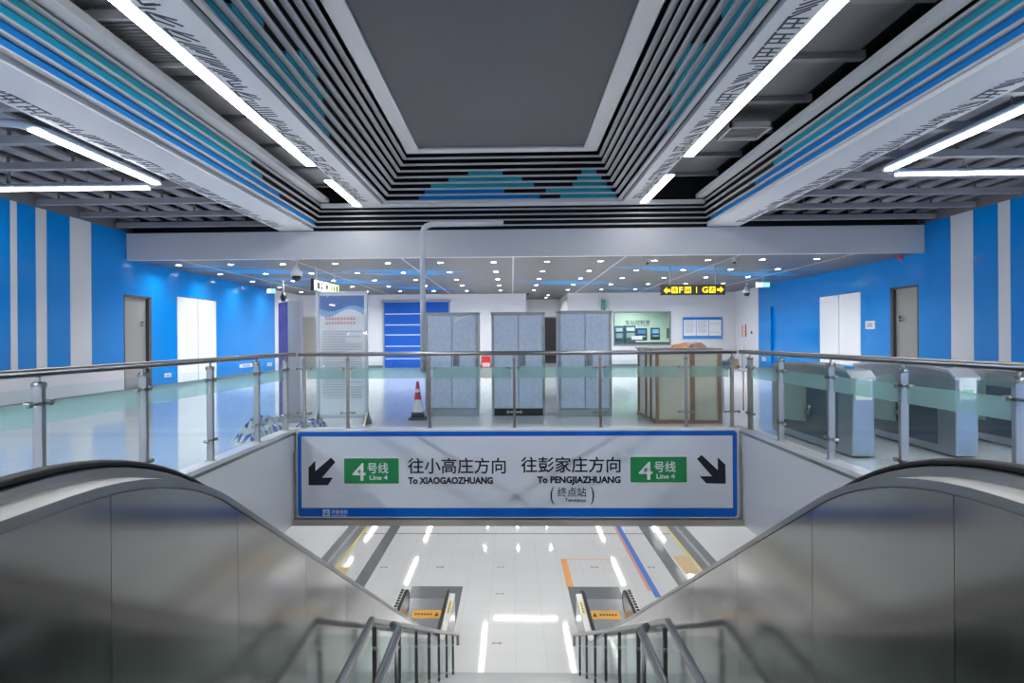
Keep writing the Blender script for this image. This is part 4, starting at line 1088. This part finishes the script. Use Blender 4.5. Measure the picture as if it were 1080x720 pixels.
# vertical red notice and small button on the right return wall
ya, yb = at_wall(787.3, XR), at_wall(783, XR); z0, z1 = at(785, 355, (ya+yb)/2).z, at(785, 342, (ya+yb)/2).z
b = MB(); b.box(XR-.02, XR-.003, ya, yb, z0, z1, 0)
for k in range(5): z = z0+(z1-z0)*(k+.5)/5; b.box(XR-.023, XR-.02, ya+.1, yb-.1, z-.05, z+.05, 1)
tag(b.build('wall_notice', [RED, mat('pale pink print', (.85, .65, .6), .4)]), 'narrow red notice on the white side wall right of the notice board', 'notice')
yy = at_wall(793, XR); p = at(793, 350.5, yy); b = MB(); b.lathe((XR-.03, yy, p.z), [(.07, 0), (.07, .027)], 12, axis='X'); tag(b.build('wall_button', BLACKPL), 'small round black fitting on the white wall beside the red notice', 'wall fitting')
# green exit sign seen edge on
p0, p1 = at(635.3, 327, 31.6), at(638.2, 316.3, 31.6)
r = thing('exit_sign', 'small dark green sign on the far wall above the right steel cabinet', 'exit sign', ((p0.x+p1.x)/2, 31.6, p0.z))
b = MB(); b.box(p0.x, p1.x, 31.5, 31.95, p0.z, p1.z); b.build('sign_box', mat('dark green', (.0, .20, .13), .3), r)
b = MB(); b.box(p0.x+.02, p1.x-.02, 31.495, 31.5, p0.z+.04, p1.z-.04); b.build('sign_edge', mat('green edge', (.02, .3, .2), .3), r)
# yellow hanging exit sign
Yy = 20.0
def yp_(px, py, dy=0): 
    x0, x1 = at(697.5, 306, Yy).x, at(765, 306, Yy).x; zt_, zb_ = at(731, 300, Yy).z, at(731, 311, Yy).z
    return Vector((x0+(x1-x0)*(px-697.5)/67.5, Yy-dy, zt_+(zb_-zt_)*(py-300)/11))
r = thing('exit_sign', 'black hanging sign with yellow arrows and exit letters F and G', 'exit sign', (yp_(731, 300).x, Yy+.05, yp_(731, 300).z))
a, c = yp_(697.5, 311), yp_(765, 300)
b = MB(); b.box(a.x, c.x, Yy, Yy+.12, a.z, c.z); b.build('sign_box', SIGNDARK, r)
b = MB()
for X in (a.x+.3, c.x-.3): b.tube([(X, Yy+.06, c.z), (X, Yy+.06, ZC)], .015, 8)
b.build('hanger', WHITE_ALU, r)
e6 = lambda p: (690+p[0]/9, 290+p[1]/9)
for pl in ([(88,145),(120,112),(120,132),(155,132),(155,158),(120,158),(120,176)], [(660,140),(628,108),(628,128),(596,128),(596,152),(628,152),(628,170)]):
    b = MB(); b.prism([yp_(*e6(p), .002) for p in pl], (0, -.006, 0)); b.build('arrow', YELLOW, r)
def ytext(s, x0, x1, yb, h):
    A = yp_(*e6((x0, yb)), .003); B = yp_(*e6((x1, yb)), .003); H = yp_(*e6((x0, yb-h)), 0).z-A.z
    letters('lettering', s, H/.70, A, YELLOW, r, width=B.x-A.x, bold=.006, depth=.006)
ytext('F', 235, 272, 166, 54); ytext('G', 455, 512, 166, 54)
def pict(x0, x1, kind):
    b = MB(); A, B = yp_(*e6((x0, 170)), .002), yp_(*e6((x1, 110)), .002)
    b.box(A.x, B.x, Yy-.006, Yy-.002, A.z, B.z, 0); w = B.x-A.x; h = B.z-A.z
    if kind == 'stair':
        for k in range(3): b.box(A.x+w*.3*k+w*.08, A.x+w*.3*k+w*.22, Yy-.008, Yy-.006, A.z+h*.1, A.z+h*.85, 1)
        b.box(A.x+w*.1, A.x+w*.9, Yy-.008, Yy-.006, A.z+h*.42, A.z+h*.5, 1)
    else:   # running figure leaving a door
        s_ = 1 if kind == 'R' else -1; cx = A.x+w*.5
        b.lathe((cx+s_*w*.05, Yy-.009, A.z+h*.8), [(h*.09, 0), (h*.09, .003)], 10, 1, axis='Y')
        for p, q in (((.0, .7), (-.08, .42)), ((-.08, .42), (.15, .25)), ((.15, .25), (.12, .08)), ((-.08, .42), (-.25, .2)), ((.0, .66), (.24, .55)), ((0, .66), (-.22, .52))):
            b.tube([(cx+s_*p[0]*w, Yy-.008, A.z+p[1]*h), (cx+s_*q[0]*w, Yy-.008, A.z+q[1]*h)], .013, 5, 1)
        b.box(cx+s_*w*.36-.008, cx+s_*w*.36+.008, Yy-.008, Yy-.006, A.z+h*.1, A.z+h*.9, 1)
    b.build('pictogram', [YELLOW, SIGNDARK], r)
pict(165, 222, 'L'); pict(288, 350, 'stair'); pict(522, 582, 'R')
b = MB(); b.box(yp_(*e6((398, 0))).x, yp_(*e6((405, 0))).x, Yy-.006, Yy-.002, yp_(*e6((0, 168))).z, yp_(*e6((0, 110))).z); b.build('divider', YELLOW, r)
# left hanging exit sign (white, turned)
A = at(330.5, 306.5, 18.3); A2 = at(330.5, 293.5, 18.3); B = at(358, 306, 20.4)
r = thing('exit_sign', 'lit white hanging exit sign seen at an angle above the wrapped display board', 'exit sign', (A.x, 18.3, A.z))
d = Vector((B.x-A.x, 2.1, 0)); L = d.length; d.normalize(); nrm = Vector((d.y, -d.x, 0)); 
if nrm.y > 0: nrm = -nrm
H = A2.z-A.z
def ls(u, z, o=0): return Vector((A.x, 18.3, A.z)) + d*(u*L) + Vector((0, 0, z*H)) + nrm*o
b = MB(); b.prism([ls(0, 0), ls(1, 0), ls(1, 1), ls(0, 1)], -nrm*.08); b.build('sign_box', BLACKPL, r)
b = MB(); b.prism([ls(.04, .1, .002), ls(.56, .1, .002), ls(.56, .9, .002), ls(.04, .9, .002)], nrm*.006); b.build('lit_face', LITWHITE, r)
b = MB(); b.prism([ls(.60, .1, .002), ls(.96, .1, .002), ls(.96, .9, .002), ls(.60, .9, .002)], nrm*.006, 0); b.build('lit_face', mat('lit yellow green', (.8, .9, .3), .4, emit=.9, ecol=(.7, .95, .45)), r)
b = MB()
for (u0, u1, z0, z1) in ((.07, .09, .2, .8), (.13, .22, .2, .8), (.25, .33, .2, .5), (.25, .33, .6, .8), (.37, .40, .2, .8), (.44, .53, .3, .7), (.65, .70, .25, .75), (.75, .8, .3, .7), (.85, .92, .2, .8)):
    b.prism([ls(u0, z0, .009), ls(u1, z0, .009), ls(u1, z1, .009), ls(u0, z1, .009)], nrm*.002)
b.build('pictogram', SIGNBLACK, r)
b = MB()
for u in (.15, .85): p = ls(u, 1, -.04); b.tube([p, (p.x, p.y, ZC)], .015, 6)
b.build('hanger', WHITE_ALU, r)
# small lit signs by the side walls
for (px0, px1, py0, py1, Y, lb) in ((281.5, 290.5, 304, 309.5, 26, 'small lit exit sign near the far end of the left blue wall'), (798, 812, 297.3, 303, 24, 'small lit exit sign near the far end of the right blue wall')):
    A, B = at(px0, py1, Y), at(px1, py0, Y)
    r = thing('exit_sign', lb, 'exit sign', ((A.x+B.x)/2, Y, A.z))
    b = MB(); b.box(A.x, B.x, Y, Y+.06, A.z, B.z); b.build('sign_box', WHITEPL, r)
    b = MB(); b.box(A.x+.02, A.x+(B.x-A.x)*.45, Y-.005, Y, A.z+.03, B.z-.03); b.build('lit_face', LITWHITE, r)
    b = MB(); b.box(A.x+(B.x-A.x)*.52, B.x-.02, Y-.005, Y, A.z+.03, B.z-.03); b.build('lit_face', LITGREEN, r)
    b = MB(); b.tube([((A.x+B.x)/2, Y+.03, B.z), ((A.x+B.x)/2, Y+.03, ZC)], .012, 6); b.build('hanger', WHITE_ALU, r)
# cameras
def dome_cam(px, pyt, pyb, Y, label, dark):
    p = at(px, pyt, Y); q = at(px, pyb, Y); h = p.z-q.z
    r = thing('security_camera', label, 'security camera', (p.x, Y, ZC))
    b = MB(); b.lathe((p.x, Y, p.z), [(.04*h/.45, .0), (.05*h/.45, -.03*h), (.10*h/.45, -.25*h), (.15*h/.45, -.45*h), (.155*h/.45, -.66*h)], 18); b.build('camera_housing', BLACKPL if dark else WHITEPL, r)
    b = MB(); b.lathe((p.x, Y, p.z), [(.12*h/.45, -.66*h), (.12*h/.45, -.78*h), (.10*h/.45, -.9*h), (.05*h/.45, -.98*h), (.01, -h)], 18); b.build('dome', BLACKPL, r)
    b = MB(); b.tube([(p.x, Y, p.z-.01), (p.x, Y, ZC)], .02, 8); b.lathe((p.x, Y, ZC-.02), [(.07, 0), (.07, .02)], 14); b.build('mount', WHITEPL, r)
dome_cam(312.8, 279.5, 297, 17.75, 'large white dome camera hanging under the white beam at left', False)
dome_cam(298.8, 308, 318, 24.0, 'dark dome camera hanging above the purple display board', True)
dome_cam(787.5, 301.5, 312.5, 27.0, 'white dome camera by the right white wall beyond the yellow exit sign', False)
dome_cam(683, 273, 279, 18.4, 'small white dome camera in the ceiling above the control room window', False)
dome_cam(774.5, 271.8, 278, 18.4, 'small white dome camera in the ceiling above the yellow exit sign', False)
dome_cam(556.5, 307, 311, 31.5, 'tiny dark camera at the corner of the corridor opening', True)
# wall fittings
def plate(X, s, px, py0, py1, w, m, name, label, cat):
    Y = at_wall(px, X); z0 = at(px, py1, Y).z; z1 = at(px, py0, Y).z
    b = MB(); b.box(X, X-s*.03, Y-w/2, Y+w/2, z0, z1, 0); b.box(X-s*.03, X-s*.035, Y-w*.3, Y+w*.3, z0+(z1-z0)*.25, z1-(z1-z0)*.25, 1)
    return tag(b.build(name, [m, GALV]), label, cat)
plate(XL, -1, 259, 383.5, 387.3, 1.2, WHITEPL, 'wall_sign', 'small white low sign plate on the left blue wall past the white double doors', 'wall plate')
plate(XL, -1, 176, 393.5, 397.5, .35, WHITEPL, 'wall_sign', 'small white plate low on the left wall between grey door and white doors', 'wall plate')
plate(XL, -1, 284, 382.5, 386, .5, WHITEPL, 'wall_sign', 'small white plate low at the far end of the left blue wall', 'wall plate')
plate(XR, 1, 918.5, 338.3, 347, .5, WHITEPL, 'wall_speaker', 'square white plate on the dotted part of the right blue wall', 'wall plate')
plate(XR, 1, 806, 376.5, 380.5, .4, WHITEPL, 'wall_sign', 'small white plate low at the far end of the right blue wall', 'wall plate')
p = at(951, 268, at_wall(951, XR)); Yq = at_wall(951, XR)
r = thing('fire_alarm', 'small red alarm sounder on the blue wall above the right grey door', 'alarm', (XR, Yq, p.z-.1))
b = MB(); b.lathe((XR-.09, Yq, p.z-.06), [(.07, 0), (.10, .03), (.10, .09)], 14, axis='X'); b.build('sounder', RED, r)
b = MB(); b.box(XR-.03, XR, Yq-.1, Yq+.1, p.z-.16, p.z+.04); b.build('back_plate', RED, r)
# control room contents
Yr_ = 34.5
for k, (px0, px1, py0, py1, lb) in enumerate(((648.5, 657.5, 343.5, 361, 'tall dark equipment rack at the left edge of the control room window'), (659.5, 670.5, 343, 361, 'tall dark equipment rack second from the left behind the control room window'))):
    A, B = at(px0, py1, Yr_), at(px1, py0, Yr_)
    r = thing('equipment_rack', lb, 'rack', ((A.x+B.x)/2, Yr_, 0), 'racks in the control room')
    b = MB(); b.box(A.x, B.x, Yr_, Yr_+.6, 0, B.z); b.build('rack_body', mat('rack blue grey', (.07, .10, .14), .4), r)
    w = B.x-A.x
    b = MB(); b.box(A.x+w*.12, B.x-w*.12, Yr_-.02, Yr_, B.z-.32, B.z-.12); b.build('screen', mat('pale screen', (.5, .62, .68), .2), r)
    b = MB(); b.box(A.x+w*.12, B.x-w*.12, Yr_-.02, Yr_, B.z-.70, B.z-.42); b.build('front_panel', mat('pale front', (.35, .42, .45), .3), r)
for k, (px0, px1, py0, py1, lb) in enumerate(((671, 682.5, 346, 359, 'dark blue monitor in the middle of the control room window'), (686.5, 696, 345.5, 358.5, 'monitor with a bright blue screen right of the middle of the control room window'))):
    A, B = at(px0, py1, 34.0), at(px1, py0, 34.0); w = B.x-A.x; h = B.z-A.z
    r = thing('monitor', lb, 'monitor', ((A.x+B.x)/2, 34, A.z), 'monitors in the control room')
    b = MB(); b.box(A.x, B.x, 34, 34.12, A.z, B.z); b.build('casing', mat('monitor casing', (.05, .08, .13), .4), r)
    b = MB(); b.box(A.x+w*.15, B.x-w*.15, 33.985, 34, A.z+h*.55, B.z-h*.12); b.build('screen', mat('screen blue', (.1, .3, .8), .2, emit=.35 if k else .1, ecol=(.3, .55, 1)), r)
    b = MB(); b.box(A.x+w*.2, B.x-w*.15, 33.985, 34, A.z+h*.28, A.z+h*.40); b.build('paper_label', WHITEPL, r)
A, B = at(648, 365, 33.4), at(707, 361, 33.4)
r = thing('desk', 'long dark control desk behind the control room window', 'desk', ((A.x+B.x)/2, 33.4, 0))
b = MB(); b.box(A.x-.3, B.x+.3, 33.3, 34.4, B.z-.06, B.z+.02); b.build('desk_top', mat('desk top', (.10, .12, .13), .4), r)
b = MB(); b.box(A.x-.3, A.x-.25, 33.35, 34.35, 0, B.z-.06); b.box(B.x+.25, B.x+.3, 33.35, 34.35, 0, B.z-.06); b.box(A.x-.25, B.x+.25, 34.2, 34.25, 0, B.z-.06); b.build('desk_frame', GALV, r)
A, B = at(703.3, 357, 34.2), at(706.2, 346, 34.2)
b = MB(); b.box(A.x, B.x, 34.2, 34.35, A.z, B.z); tag(b.build('wall_cabinet', mat('green grey locker', (.12, .2, .18), .4), bevel=.01), 'narrow dark green panel at the right edge of the control room window', 'cabinet')
lamp((wx0+1.5, 34, 3.7), 75, .8, None)
# ceiling vents
for (X, Y0v, Y1v, lb) in ((-5.1, 7.6, 9.0, 'rectangular louvred air vent in the slot left of the left linear light'), (4.67, 12.0, 12.8, 'small air vent in the slot right of the right linear light')):
    r = thing('ceiling_vent', lb, 'air vent', (X, (Y0v+Y1v)/2, 5.6))
    b = MB(); w = .42
    b.box(X-w, X+w, Y0v, Y0v+.05, 5.60, 5.72); b.box(X-w, X+w, Y1v-.05, Y1v, 5.60, 5.72); b.box(X-w, X-w+.05, Y0v, Y1v, 5.60, 5.72); b.box(X+w-.05, X+w, Y0v, Y1v, 5.60, 5.72)
    b.build('vent_frame', SLAT, r)
    b = MB(); k = Y0v+.1
    while k < Y1v-.1: b.box(X-w+.05, X+w-.05, k, k+.035, 5.63, 5.65); k += .09
    b.build('louvres', GREYPANEL, r)
    b = MB(); b.box(X-w+.06, X+w-.06, Y0v+.06, Y1v-.06, 5.72, 5.795); b.build('duct', JOIST, r)

# ================================================================== TICKET GATES
GBODY = mat('gate steel', (.40, .43, .46), .28, .8); GDARK = mat('gate side panel', (.10, .135, .16), .2, .3); GTOP = mat('gate top', (.62, .63, .66), .28, .6)
GCREAM = mat('gate reader face', (.80, .82, .80), .3)
def gate(xc, label, front):
    w = .14; ya, yb = 7.55, 9.85
    r = thing('ticket_gate', label, 'ticket gate', (xc, (ya+yb)/2, 0), 'row of ticket gates behind the right railing')
    b = MB()
    prof_ = [(ya, .02), (ya, .98), (ya+.10, 1.06), (ya+.5, 1.10), (ya+1.15, 1.12), (yb-.5, 1.10), (yb-.10, 1.06), (yb, .96), (yb, .02)]
    b.prism([(xc-w, y, z) for y, z in prof_], (2*w, 0, 0)); b.build('gate_body', GBODY, r, bevel=.02)
    b = MB()
    for s in (-1, 1): b.prism([(xc+s*(w+.001), y, z) for y, z in ((ya+.32, .12), (ya+.32, .80), (yb-.32, .80), (yb-.32, .12))], (s*.006, 0, 0))
    b.build('side_panel', GDARK, r)
    b = MB(); tp = [(ya-.01, .99), (ya+.10, 1.075), (ya+.5, 1.115), (ya+1.15, 1.135), (yb-.5, 1.115), (yb-.10, 1.075), (yb+.01, .97)]
    b.prism([(xc-w-.012, y, z) for y, z in tp] + [(xc-w-.012, y, z-.035) for y, z in tp[::-1]], (2*w+.024, 0, 0)); b.build('gate_top', GTOP, r)
    b = MB(); b.box(xc-.10, xc+.10, ya-.012, ya, .72, .98, 0); b.box(xc-.05, xc+.07, ya-.016, ya-.012, .77, .84, 1); b.box(xc-.05, xc+.07, ya-.016, ya-.012, .86, .90, 2)
    b.build('card_reader', [GCREAM, mat('reader green', (.35, .62, .45), .4), WHITEPL], r)
    b = MB(); b.lathe((xc, ya+.32, 1.09), [(.06, 0), (.06, .03), (.05, .035)], 16); b.build('reader_pad', mat('blue pad', (.05, .35, .75), .3), r)
    for s in (-1, 1):
        b = MB(); y = (ya+yb)/2
        b.prism([(xc+s*(w+.008), y-.01, z) for z in (.30,)] + [(xc+s*(w+.34), y-.01, .34), (xc+s*(w+.36), y-.01, .40), (xc+s*(w+.36), y-.01, .86), (xc+s*(w+.30), y-.01, .93), (xc+s*(w+.008), y-.01, .97)], (0, .02, 0))
        b.build('flap', glass_mat('flap glass', (.7, .85, .82), diff=.45, dcol=(.75, .85, .82)), r)
        b = MB(); b.box(xc+s*w, xc+s*(w+.03), y-.16, y+.16, .40, .46); b.tube([(xc+s*(w+.02), y-.12, .46), (xc+s*(w+.02), y-.12, .54)], .02, 8); b.tube([(xc+s*(w+.02), y+.12, .46), (xc+s*(w+.02), y+.12, .54)], .02, 8); b.build('flap_hinge', STEEL, r)
gx1 = at(911, 480, 7.55).x
for k, lb in enumerate(('stainless ticket gate nearest the stair opening, its long side in full view', 'second stainless ticket gate from the stair opening, with a pale reader face', 'stainless ticket gate cut by the right edge of the picture', )):
    gate(gx1+k*1.25, lb, k)
b = MB(); b.box(6.0, 7.4, 6.7, 7.1, 0, .004); tag(b.build('floor_tape', WARMTILE), 'pale ochre floor strip in front of the ticket gates', 'floor tape')
# blue bin-like post seen between the gates
Xb = at(957, 400, 9.9).x
b = MB(); b.box(Xb-.05, Xb+.05, 10.0, 10.1, 0, 1.16); tag(b.build('queue_post', mat('blue post', (.0, .30, .75), .3), bevel=.01), 'slim blue post behind the ticket gates', 'post')

# ================================================================== CAMERA, WORLD
cam_d = bpy.data.cameras.new('camera'); cam = bpy.data.objects.new('camera', cam_d); C.objects.link(cam)
cam_d.sensor_width = 36; cam_d.lens = 36*F/1080; cam_d.clip_start = .05; cam_d.clip_end = 200
cam_d.shift_x = (540-CX)/1080; cam_d.shift_y = -(360-CY)/1080
M = Matrix((r2, u2, -cf)).transposed().to_4x4(); M.translation = CAM; cam.matrix_world = M
sc = bpy.context.scene; sc.camera = cam
w = bpy.data.worlds.new('world'); sc.world = w; w.use_nodes = True
w.node_tree.nodes['Background'].inputs[0].default_value = (.5, .55, .65, 1); w.node_tree.nodes['Background'].inputs[1].default_value = .3
sc.view_settings.view_transform = 'Standard'; sc.view_settings.look = 'None'; sc.view_settings.gamma = 1; sc.view_settings.use_curve_mapping = False
sc.view_settings.exposure = 1.1
sc.cycles.use_denoising = True; sc.cycles.max_bounces = 8; sc.cycles.transparent_max_bounces = 24; sc.cycles.caustics_reflective = False; sc.cycles.caustics_refractive = False
